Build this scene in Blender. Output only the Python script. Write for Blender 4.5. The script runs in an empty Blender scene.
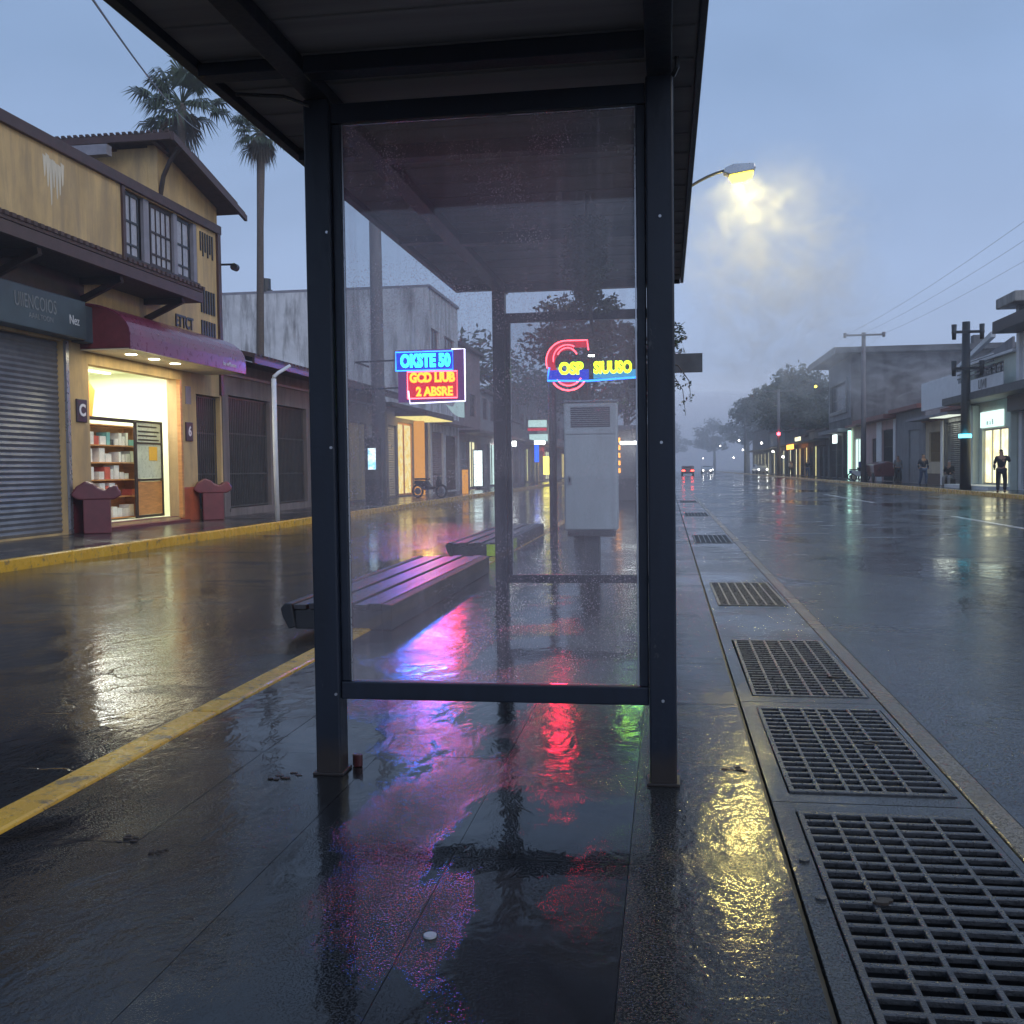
import bpy, bmesh, math, random
from mathutils import Vector, Matrix
random.seed(7)
PI = math.pi
S = bpy.context.scene
COL = S.collection
HAZE = True

# ------------------------------------------------------------------ materials
def new_mat(name):
    m = bpy.data.materials.new(name); m.use_nodes = True
    nt = m.node_tree; nt.nodes.clear()
    out = nt.nodes.new('ShaderNodeOutputMaterial')
    return m, nt, out
def N(nt, typ, **kw):
    n = nt.nodes.new(typ)
    for k, v in kw.items():
        if k.startswith('i_'):
            n.inputs[k[2:].replace('_', ' ')].default_value = v
        else: setattr(n, k, v)
    return n
def ramp(nt, src, pts):
    r = nt.nodes.new('ShaderNodeValToRGB')
    el = r.color_ramp.elements
    while len(el) < len(pts): el.new(0.5)
    for e, (p, c) in zip(el, pts):
        e.position = p; e.color = (*c, 1) if isinstance(c, tuple) else (c, c, c, 1)
    nt.links.new(src, r.inputs[0]); return r.outputs[0]
def noise(nt, vec, scale, detail=4, rough=.55, dist=0):
    n = nt.nodes.new('ShaderNodeTexNoise')
    n.inputs['Scale'].default_value = scale; n.inputs['Detail'].default_value = detail
    n.inputs['Roughness'].default_value = rough; n.inputs['Distortion'].default_value = dist
    nt.links.new(vec, n.inputs['Vector']); return n.outputs['Fac']
def pos(nt, scale=(1, 1, 1)):
    g = nt.nodes.new('ShaderNodeNewGeometry'); mp = nt.nodes.new('ShaderNodeMapping')
    mp.inputs['Scale'].default_value = scale
    nt.links.new(g.outputs['Position'], mp.inputs['Vector']); return mp.outputs[0]
def objpos(nt, scale=(1, 1, 1)):
    g = nt.nodes.new('ShaderNodeTexCoord'); mp = nt.nodes.new('ShaderNodeMapping')
    mp.inputs['Scale'].default_value = scale
    nt.links.new(g.outputs['Object'], mp.inputs['Vector']); return mp.outputs[0]
def mixc(nt, fac, a, b, mode='MIX'):
    m = nt.nodes.new('ShaderNodeMix'); m.data_type = 'RGBA'; m.blend_type = mode
    for s, v in ((m.inputs[0], fac), (m.inputs[6], a), (m.inputs[7], b)):
        if isinstance(v, (int, float)): s.default_value = v if s.type == 'VALUE' else (v, v, v, 1)
        elif isinstance(v, tuple): s.default_value = (*v, 1)
        else: nt.links.new(v, s)
    return m.outputs[2]
def math_(nt, op, a, b=None, clamp=False):
    m = nt.nodes.new('ShaderNodeMath'); m.operation = op; m.use_clamp = clamp
    for s, v in ((m.inputs[0], a), (m.inputs[1], b)):
        if v is None: continue
        if isinstance(v, (int, float)): s.default_value = v
        else: nt.links.new(v, s)
    return m.outputs[0]
def bump(nt, h, strength, dist, normal=None):
    b = nt.nodes.new('ShaderNodeBump'); b.inputs['Strength'].default_value = strength if not hasattr(strength, 'name') else 1
    if hasattr(strength, 'name'): nt.links.new(strength, b.inputs['Strength'])
    b.inputs['Distance'].default_value = dist
    nt.links.new(h, b.inputs['Height'])
    if normal: nt.links.new(normal, b.inputs['Normal'])
    return b.outputs[0]

def plain(name, col, rough=.6, var=.25, scale=3, stretch=(1, 1, 1), metal=0, coat=0, bmp=0.0, bscale=60, stain=None, spec=.5):
    """painted / plaster / wood surface with colour variation and optional streaky stains"""
    m, nt, out = new_mat(name)
    p = N(nt, 'ShaderNodeBsdfPrincipled')
    v = pos(nt, stretch)
    n1 = noise(nt, v, scale, 6, .65)
    c = mixc(nt, ramp(nt, n1, [(.3, 0.0), (.7, 1.0)]), tuple(x * (1 - var) for x in col), tuple(min(1, x * (1 + var * .6)) for x in col))
    if stain:
        sv = pos(nt, (1.3, 1.3, .16)); s = noise(nt, sv, 1.6, 7, .7, .4)
        sm = ramp(nt, s, [(.46, 0.0), (.66, .85)])
        c = mixc(nt, sm, c, stain)
    nt.links.new(c, p.inputs['Base Color'])
    r = math_(nt, 'MULTIPLY_ADD', noise(nt, v, scale * 4, 4), .3); nt.nodes[-1].inputs[2].default_value = max(.02, rough - .15)
    nt.links.new(r, p.inputs['Roughness'])
    p.inputs['Metallic'].default_value = metal
    p.inputs['Specular IOR Level'].default_value = spec
    if coat: p.inputs['Coat Weight'].default_value = coat; p.inputs['Coat Roughness'].default_value = .15
    if bmp:
        nt.links.new(bump(nt, noise(nt, pos(nt), bscale, 4), bmp, .01), p.inputs['Normal'])
    nt.links.new(p.outputs[0], out.inputs[0]); return m

def wet(name, col, dry_rough=.3, wetfac=(.42, .58), pscale=.55, grain=160, gstr=.55, stretch=(1, 1, 1), extra=None, colvar=.5, patch=None, ripple=.25, crack=0):
    """wet ground: standing-water film where the low noise is high, grainy wet aggregate elsewhere"""
    m, nt, out = new_mat(name)
    p = N(nt, 'ShaderNodeBsdfPrincipled')
    v = pos(nt, stretch)
    pn = noise(nt, v, pscale, 6, .62, .6)
    pud = ramp(nt, pn, [(wetfac[0], 0.0), (wetfac[1], 1.0)])
    dry = math_(nt, 'SUBTRACT', 1.0, pud)
    big = noise(nt, v, .35, 5, .6)
    fine = noise(nt, pos(nt), 45, 4, .7)
    c = mixc(nt, ramp(nt, big, [(.3, 0.0), (.7, 1.0)]), tuple(x * (1 - colvar * .6) for x in col), tuple(x * (1 + colvar * .5) for x in col))
    c = mixc(nt, ramp(nt, fine, [(.35, 0.0), (.65, 1.0)]), mixc(nt, 1.0, c, (.7, .7, .7), 'MULTIPLY'), mixc(nt, 1.0, c, (1.3, 1.3, 1.3), 'MULTIPLY'))
    if patch:
        pm = ramp(nt, noise(nt, pos(nt), patch[1], 3, .5), [(.5, 0.0), (.56, 1.0)])
        c = mixc(nt, pm, c, patch[0])
    c = mixc(nt, math_(nt, 'MULTIPLY', pud, .45), c, mixc(nt, 1.0, c, (.45, .45, .45), 'MULTIPLY'))
    if crack:
        vv = N(nt, 'ShaderNodeTexVoronoi', feature='DISTANCE_TO_EDGE'); vv.inputs['Scale'].default_value = crack
        wob = nt.nodes.new('ShaderNodeTexNoise'); wob.inputs['Scale'].default_value = 3; wob.inputs['Detail'].default_value = 5
        nt.links.new(pos(nt), wob.inputs['Vector'])
        ad = N(nt, 'ShaderNodeVectorMath', operation='MULTIPLY_ADD'); nt.links.new(wob.outputs['Color'], ad.inputs[0]); ad.inputs[1].default_value = (.9, .9, 0)
        nt.links.new(pos(nt), ad.inputs[2]); nt.links.new(ad.outputs[0], vv.inputs['Vector'])
        ck = math_(nt, 'MULTIPLY', ramp(nt, vv.outputs['Distance'], [(.0, 1.0), (.012, 0.0)]), ramp(nt, noise(nt, pos(nt), .6, 3), [(.45, 0.0), (.55, 1.0)]))
        c = mixc(nt, ck, c, (.004, .004, .004))
    nt.links.new(c, p.inputs['Base Color'])
    rn = noise(nt, v, 2.3, 5, .65)
    matte = ramp(nt, noise(nt, pos(nt, (.45, 1.1, 1)), 1.25, 7, .68, .5), [(.55, 0.0), (.63, 1.0)])
    r = math_(nt, 'MULTIPLY', dry, math_(nt, 'MULTIPLY_ADD', rn, dry_rough * .9)); nt.nodes[-2].inputs[2].default_value = dry_rough * .45
    # the MULTIPLY_ADD node is the second last created; add a floor
    r2 = math_(nt, 'ADD', math_(nt, 'ADD', r, .03), math_(nt, 'MULTIPLY', matte, .12))
    nt.links.new(r2, p.inputs['Roughness'])
    p.inputs['Specular IOR Level'].default_value = .5
    p.inputs['IOR'].default_value = 1.38
    g = ramp(nt, noise(nt, pos(nt), grain, 2, .6), [(.52, 0.0), (.72, 1.0)])
    g2 = noise(nt, pos(nt), 22, 4, .6)
    rip = noise(nt, pos(nt, (1, .55, 1)), 7, 3, .5, .8)
    b1 = bump(nt, rip, ripple, .012)
    b2 = bump(nt, g2, math_(nt, 'MULTIPLY', dry, .32), .006, b1)
    grit = math_(nt, 'ADD', math_(nt, 'MULTIPLY', dry, .85), .15)
    b3 = bump(nt, g, math_(nt, 'MULTIPLY', grit, gstr), .0030, b2)
    b4 = bump(nt, big, .5, .03, b3)
    if crack: b4 = bump(nt, math_(nt, 'SUBTRACT', 1.0, ck), .3, .006, b4)
    nt.links.new(b4, p.inputs['Normal'])
    nt.links.new(p.outputs[0], out.inputs[0]); return m

def emit(name, col, strength, blotch=None):
    m, nt, out = new_mat(name)
    e = N(nt, 'ShaderNodeEmission'); e.inputs[0].default_value = (*col, 1); e.inputs[1].default_value = strength
    if blotch:
        v = pos(nt, blotch[2] if len(blotch) > 2 else (1, 1, 1))
        n = noise(nt, v, blotch[1], 3, .6)
        c = mixc(nt, ramp(nt, n, [(.42, 0.0), (.56, 1.0)]), col, blotch[0])
        nt.links.new(c, e.inputs[0])
    nt.links.new(e.outputs[0], out.inputs[0]); return m

M = {}
M['asphalt'] = wet('wet_asphalt', (.014, .014, .016), .085, (.42, .60), .45, 85, .6, (1, .5, 1), crack=.55)
M['asphalt_r'] = wet('wet_road', (.022, .023, .026), .15, (.50, .57), .42, 80, .95, (1, .55, 1), ripple=.22, crack=.45, patch=((.012, .011, .011), .55))
M['slab_grit'] = wet('wet_gritty_paving', (.018, .018, .018), .10, (.52, .66), .9, 120, 1.0, (1, .75, 1))
M['slab'] = wet('wet_paving', (.012, .012, .013), .055, (.40, .56), .75, 150, .32, (1, .75, 1), patch=((.014, .012, .010), 1.3))
M['slab_light'] = wet('wet_concrete_edge', (.05, .048, .043), .11, (.46, .62), .9, 140, .85, (1, .75, 1))
M['edge_tan'] = wet('wet_tan_edge', (.17, .125, .07), .2, (.6, .75), .9, 150, .9)
M['sidewalk'] = wet('wet_sidewalk', (.045, .042, .042), .18, (.5, .62), .6, 120, .5)
M['pit'] = plain('drain_pit_wall', (.02, .02, .02), .5)
M['water_dark'] = plain('pit_bottom', (.012, .012, .013), .12, .2)
M['iron'] = plain('wet_cast_iron', (.055, .058, .064), .30, .5, 14, metal=.4, bmp=.35, bscale=150)
M['concrete'] = plain('concrete', (.27, .26, .25), .7, .3, 2, bmp=.2, stain=(.1, .095, .09))
M['navy'] = plain('navy_painted_steel', (.006, .010, .020), .42, .3, 5, (3, 3, .5), spec=.35, bmp=.08, bscale=40)
m_ = M['navy']; nt_ = m_.node_tree; p_ = [n for n in nt_.nodes if n.type == 'BSDF_PRINCIPLED'][0]; src_ = p_.inputs['Base Color'].links[0].from_socket
g_ = nt_.nodes.new('ShaderNodeNewGeometry'); sz_ = nt_.nodes.new('ShaderNodeSeparateXYZ'); nt_.links.new(g_.outputs['Position'], sz_.inputs[0])
low_ = ramp(nt_, math_(nt_, 'ADD', sz_.outputs['Z'], math_(nt_, 'MULTIPLY', noise(nt_, pos(nt_), 22, 5, .7), -.16)), [(.0, .85), (.09, 0.0)])
chip_ = ramp(nt_, noise(nt_, pos(nt_, (1, 1, .5)), 16, 6, .75), [(.665, 0.0), (.69, .8)])
c_ = mixc(nt_, low_, src_, (.022, .016, .013)); c_ = mixc(nt_, chip_, c_, (.04, .04, .045)); nt_.links.new(c_, p_.inputs['Base Color'])
M['roofunder'] = plain('dull_roof_sheet', (.32, .30, .29), .6, .3, 1.2, (.3, 6, 1))
M['black'] = plain('black_paint', (.012, .012, .014), .4)
M['dkbrown'] = plain('dark_brown_wood', (.028, .016, .014), .55, .45, 5, bmp=.3)
M['brown'] = plain('brown_paint', (.060, .027, .024), .5, .35, 4, bmp=.1)
M['yellow_wall'] = plain('ochre_plaster', (.54, .37, .17), .8, .3, 1.4, (1, 1, .4), bmp=.3, stain=(.30, .22, .13))
M['whitestain'] = plain('washed_patch', (.62, .55, .42), .8, .2, 6, (1, 1, .15))
M['wallC'] = plain('weathered_whitewash', (.60, .59, .60), .85, .2, 1.2, bmp=.2, stain=(.14, .13, .13))
M['greywall'] = plain('grey_plaster', (.22, .215, .23), .8, .25, 1.5, stain=(.14, .14, .145))
M['darkwall'] = plain('sooty_render', (.12, .115, .115), .8, .6, .5, bmp=.2, stain=(.02, .019, .019))
M['taupe'] = plain('taupe_plaster', (.17, .14, .135), .8, .25, 1.5, stain=(.08, .07, .068))
M['mauve'] = plain('mauve_plaster', (.25, .17, .17), .8, .3, 1.5, stain=(.12, .09, .09))
M['pinkwall'] = plain('pink_plaster', (.55, .38, .36), .8, .15, 1.5, stain=(.4, .3, .3))
M['creamwall'] = plain('cream_plaster', (.55, .45, .32), .8, .15, 1.5, stain=(.4, .33, .25))
M['white'] = plain('white_paint', (.68, .69, .72), .5, .1, 2)
M['mint'] = plain('mint_paint', (.58, .64, .57), .6, .1, 2)
M['kerb_yellow'] = None
M['maroon'] = plain('maroon_vinyl', (.16, .022, .05), .3, .25, 2, coat=.3, bmp=.1, bscale=5)
M['maroon_d'] = plain('maroon_paint', (.13, .022, .028), .4, .3, 4, coat=.2)
M['orange_red'] = plain('orange_red_paint', (.42, .09, .035), .5, .25, 4)
M['soffit'] = plain('cream_soffit', (.78, .72, .55), .6, .08)
M['shop_in'] = plain('pale_interior', (.74, .78, .60), .7, .05)
M['wood_or'] = plain('orange_wood', (.55, .25, .08), .5, .3, 3, (1, 1, 6))
M['shutter'] = plain('galvanised_shutter', (.21, .215, .24), .42, .25, 3, metal=.5)
M['tile'] = plain('old_roof_tile', (.07, .04, .035), .7, .5, 6)
M['redtile'] = plain('red_roof_tile', (.22, .07, .055), .6, .4, 5)
M['signgrey'] = plain('slate_sign_board', (.045, .065, .078), .4, .2, 3)
M['signtext'] = plain('faded_sign_letters', (.19, .20, .21), .5, .2)
M['cabinet'] = plain('light_grey_cabinet_paint', (.62, .65, .65), .38, .12, 2, (1, 1, .4), coat=.3, stain=(.5, .52, .51))
M['cab_vent'] = plain('dark_vent_mesh', (.09, .095, .10), .5, .3, 30)
M['bark'] = plain('bark', (.07, .055, .045), .85, .4, 9, (1, 1, .3), bmp=.6, bscale=25)
M['palmbark'] = plain('palm_trunk_bark', (.10, .075, .06), .85, .35, 8, (1, 1, 3), bmp=.4)
M['polecon'] = plain('pole_concrete', (.16, .145, .15), .8, .3, 3, (1, 1, .3))
M['polewhite'] = plain('white_pipe', (.62, .62, .64), .45, .12, 3)
M['glassdark'] = plain('dark_window_glass', (.02, .022, .026), .07, .3, 2)
M['curtain'] = plain('curtained_pane', (.36, .35, .39), .28, .25, 3, (1, 5, .6))
M['rubber'] = plain('rubber', (.015, .015, .015), .7)
M['skin'] = plain('skin', (.32, .17, .11), .6, .1)
M['cl_black'] = plain('black_cloth', (.012, .012, .014), .85, .3, 20)
M['cl_navy'] = plain('navy_cloth', (.02, .025, .045), .85, .3, 20)
M['cl_blue'] = plain('blue_cloth', (.04, .09, .25), .85, .3, 20)
M['denim'] = plain('denim', (.06, .09, .17), .85, .3, 25)
M['cl_white'] = plain('white_cloth', (.5, .5, .5), .85, .2, 20)
M['cl_grey'] = plain('grey_cloth', (.20, .20, .21), .85, .2, 20)
M['hair'] = plain('dark_hair', (.012, .009, .008), .6)
M['carred'] = plain('dark_red_car_paint', (.12, .012, .012), .3, .1, coat=.6)
M['carwhite'] = plain('white_car_paint', (.55, .55, .56), .3, .1, coat=.6)
M['cardark'] = plain('dark_grey_car_paint', (.05, .05, .055), .3, .1, coat=.6)
M['slat'] = plain('wet_dark_plank', (.022, .017, .02), .36, .4, 3, (8, .6, 1), coat=.12, bmp=.2)
M['barrier'] = plain('dark_end_cap', (.018, .018, .02), .5, .3)
M['reflector'] = plain('yellow_green_reflector', (.55, .75, .02), .25, .15, coat=.5)
M['silver'] = plain('aluminium', (.4, .4, .42), .3, .1, metal=.8)
M['board'] = plain('weathered_dark_board', (.08, .08, .085), .6, .4, 3)
M['redplastic'] = plain('dull_red_plastic', (.05, .01, .012), .4)
M['deadleaf'] = plain('dead_leaf', (.025, .016, .01), .6, .4, 30)
M['pvcwhite'] = plain('milky_disc', (.35, .36, .37), .25, .1)
M['bars'] = plain('grey_gate_bars', (.07, .068, .072), .5, .3)
M['plaque'] = plain('dark_plaque', (.03, .02, .03), .4)
M['sand'] = plain('roof_beam_grey', (.22, .21, .24), .6, .2)

def leaf_mat(name, a, b):
    m, nt, out = new_mat(name)
    p = N(nt, 'ShaderNodeBsdfPrincipled'); p.inputs['Roughness'].default_value = .55
    c = mixc(nt, ramp(nt, noise(nt, pos(nt), 3.5, 5, .7), [(.35, 0.0), (.65, 1.0)]), a, b)
    nt.links.new(c, p.inputs['Base Color'])
    t = N(nt, 'ShaderNodeBsdfTranslucent'); nt.links.new(c, t.inputs[0])
    mx = N(nt, 'ShaderNodeMixShader'); mx.inputs[0].default_value = .2
    nt.links.new(p.outputs[0], mx.inputs[1]); nt.links.new(t.outputs[0], mx.inputs[2])
    nt.links.new(mx.outputs[0], out.inputs[0]); return m
M['leaf'] = leaf_mat('dark_leaves', (.020, .030, .014), (.055, .075, .03))
M['leaf_b'] = leaf_mat('brownish_leaves', (.035, .028, .02), (.09, .075, .045))
M['palm'] = leaf_mat('palm_leaf', (.022, .035, .016), (.06, .085, .035))
M['palmdead'] = leaf_mat('dead_palm_leaf', (.06, .045, .03), (.12, .09, .06))

def kerb_mat():
    m, nt, out = new_mat('worn_yellow_kerb_paint')
    p = N(nt, 'ShaderNodeBsdfPrincipled')
    v = pos(nt)
    wear = ramp(nt, noise(nt, v, 5, 8, .75), [(.54, 0.0), (.62, 1.0)])
    fleck = ramp(nt, noise(nt, v, 38, 4, .7), [(.6, 0.0), (.66, 1.0)])
    paint = mixc(nt, noise(nt, v, 1.5, 5), (.55, .27, .02), (.78, .46, .035))
    c = mixc(nt, wear, paint, (.22, .15, .06))
    c = mixc(nt, math_(nt, 'MULTIPLY', fleck, .7), c, (.10, .07, .035))
    nt.links.new(c, p.inputs['Base Color'])
    nt.links.new(ramp(nt, noise(nt, v, 6, 5), [(.3, .12), (.7, .42)]), p.inputs['Roughness'])
    nt.links.new(bump(nt, noise(nt, v, 60, 5), .5, .006), p.inputs['Normal'])
    nt.links.new(p.outputs[0], out.inputs[0]); return m
M['kerb_yellow'] = kerb_mat()
def mark_mat():
    m, nt, out = new_mat('worn_white_road_paint')
    p = N(nt, 'ShaderNodeBsdfPrincipled')
    wear = ramp(nt, noise(nt, pos(nt), 8, 6, .7), [(.5, 0.0), (.62, 1.0)])
    nt.links.new(mixc(nt, wear, (.55, .55, .55), (.12, .12, .12)), p.inputs['Base Color'])
    p.inputs['Roughness'].default_value = .2
    nt.links.new(p.outputs[0], out.inputs[0]); return m
M['mark'] = mark_mat()

def glass_mat(name, film=.2, pink=.0, drops=.6):
    """toughened glass: clear, with a condensation film and rain beads"""
    m, nt, out = new_mat(name)
    tr = N(nt, 'ShaderNodeBsdfTransparent'); tr.inputs[0].default_value = (.90, .92, .93, 1)
    gl = N(nt, 'ShaderNodeBsdfGlossy'); gl.inputs['Roughness'].default_value = .02; gl.inputs[0].default_value = (1, 1, 1, 1)
    fr = N(nt, 'ShaderNodeFresnel'); fr.inputs[0].default_value = 1.5
    df = N(nt, 'ShaderNodeBsdfDiffuse'); df.inputs[0].default_value = (.82, .71, .78, 1)  # pink tint paints neon light scattered on the film into its colour
    tl = N(nt, 'ShaderNodeBsdfTranslucent'); tl.inputs[0].default_value = (.85, .77, .83, 1)
    fm = N(nt, 'ShaderNodeMixShader'); fm.inputs[0].default_value = .45
    nt.links.new(df.outputs[0], fm.inputs[1]); nt.links.new(tl.outputs[0], fm.inputs[2])
    v = pos(nt, (1, 1, 1))
    mist = ramp(nt, noise(nt, pos(nt, (1, 1, .6)), 1.3, 6, .6, .5), [(.3, film * .55), (.7, film * 1.35)])
    streak = ramp(nt, noise(nt, pos(nt, (14, 1, .5)), 2.2, 4, .6), [(.5, 0.0), (.75, film * .5)])
    vor = N(nt, 'ShaderNodeTexVoronoi'); vor.inputs['Scale'].default_value = 95; nt.links.new(v, vor.inputs['Vector'])
    bead = ramp(nt, vor.outputs['Distance'], [(.16, 1.0), (.26, 0.0)])
    where = ramp(nt, noise(nt, pos(nt, (1, 1, 1)), 2.1, 5, .7), [(.44, .05), (.68, 1.0)])
    bead = math_(nt, 'MULTIPLY', bead, math_(nt, 'MULTIPLY', where, drops))
    speck = ramp(nt, noise(nt, v, 130, 2, .5), [(.60, 0.0), (.68, .25)])
    fac = math_(nt, 'ADD', math_(nt, 'ADD', mist, streak), math_(nt, 'ADD', math_(nt, 'MULTIPLY', bead, .45), math_(nt, 'MULTIPLY', speck, math_(nt, 'MULTIPLY', where, drops))), True)
    nb = bump(nt, math_(nt, 'ADD', bead, math_(nt, 'MULTIPLY', noise(nt, pos(nt), 2.5, 3), .1)), .3, .002)
    nt.links.new(nb, gl.inputs['Normal'])
    a = N(nt, 'ShaderNodeMixShader'); nt.links.new(fac, a.inputs[0])
    nt.links.new(tr.outputs[0], a.inputs[1]); nt.links.new(fm.outputs[0], a.inputs[2])
    b = N(nt, 'ShaderNodeMixShader')
    nt.links.new(math_(nt, 'MULTIPLY_ADD', fr.outputs[0], .6), b.inputs[0]); nt.nodes[-1].inputs[2].default_value = .0
    nt.links.new(a.outputs[0], b.inputs[1]); nt.links.new(gl.outputs[0], b.inputs[2])
    nt.links.new(b.outputs[0], out.inputs[0]); return m
M['glass'] = glass_mat('misted_rainy_glass', .125, drops=1.2)
M['glass_far'] = glass_mat('misted_far_glass', .05, drops=.4)
M['glass_clear'] = glass_mat('shop_glass', .03, drops=0)

M['e_lamp'] = emit('sodium_lamp_lens', (1, .76, .05), 9)
M['e_down'] = emit('downlight', (1, .93, .66), 12)
M['e_tube'] = emit('shop_ceiling_tube', (1, .97, .78), 3)
M['e_whitepanel'] = emit('white_lightbox', (.85, 1, .98), 2.2)
M['e_bluescreen'] = emit('blue_screen', (.25, .6, 1), 2.5, ((.8, .95, 1), 3))
M['e_warm'] = emit('warm_shop_interior', (1, .66, .16), 1.5, ((1, .82, .38), 2.6, (1, 1, 1.5)))
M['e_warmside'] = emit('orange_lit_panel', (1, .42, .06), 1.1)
M['e_cool'] = emit('cool_shop_interior', (.92, .95, .66), 1.7, ((.98, .85, .45), 1.6))
M['e_cool2'] = emit('pale_green_lightbox', (.74, 1, .93), 1.4)
M['e_yellowdoor'] = emit('pale_yellow_shop', (.9, .95, .45), 1.3, ((.8, .7, .3), 1.8))
M['e_mint'] = emit('mint_light_strip', (.55, 1, .85), 2.0)
M['e_red'] = emit('red_light', (1, .05, .03), 14)
M['e_white'] = emit('white_light', (1, .97, .9), 22)
M['e_cyan'] = emit('cyan_light', (.1, .75, 1), 6)
M['e_orange'] = emit('orange_light', (1, .35, .05), 5)
M['e_yellow'] = emit('yellow_light', (1, .82, .1), 6)
M['n_cyan'] = emit('cyan_neon', (.02, .72, 1.0), 7)
M['n_blue'] = emit('blue_neon', (.01, .12, 1.0), 3.2)
M['n_red'] = emit('red_neon', (1, .05, .07), 16)
M['n_redpanel'] = emit('red_glow_panel', (1, .004, .03), 1.1)
M['n_orange'] = emit('orange_neon', (1, .16, .006), 9)
M['n_pink'] = emit('pink_neon', (1, .15, .2), 6)
M['n_white'] = emit('violet_white_neon', (.75, .7, 1), 4.0)
M['n_yg'] = emit('yellow_green_neon', (.62, 1, .0), 8)
M['n_bluepanel'] = emit('blue_glow_panel', (.004, .05, 1), 1.2)
M['n_teal'] = emit('teal_glow_panel', (.05, .40, .75), 1.6)
M['n_bluetube'] = emit('deep_blue_neon', (.01, .12, 1), 12)
M['n_purple'] = emit('purple_backboard', (.30, .06, .42), .45)

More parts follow.
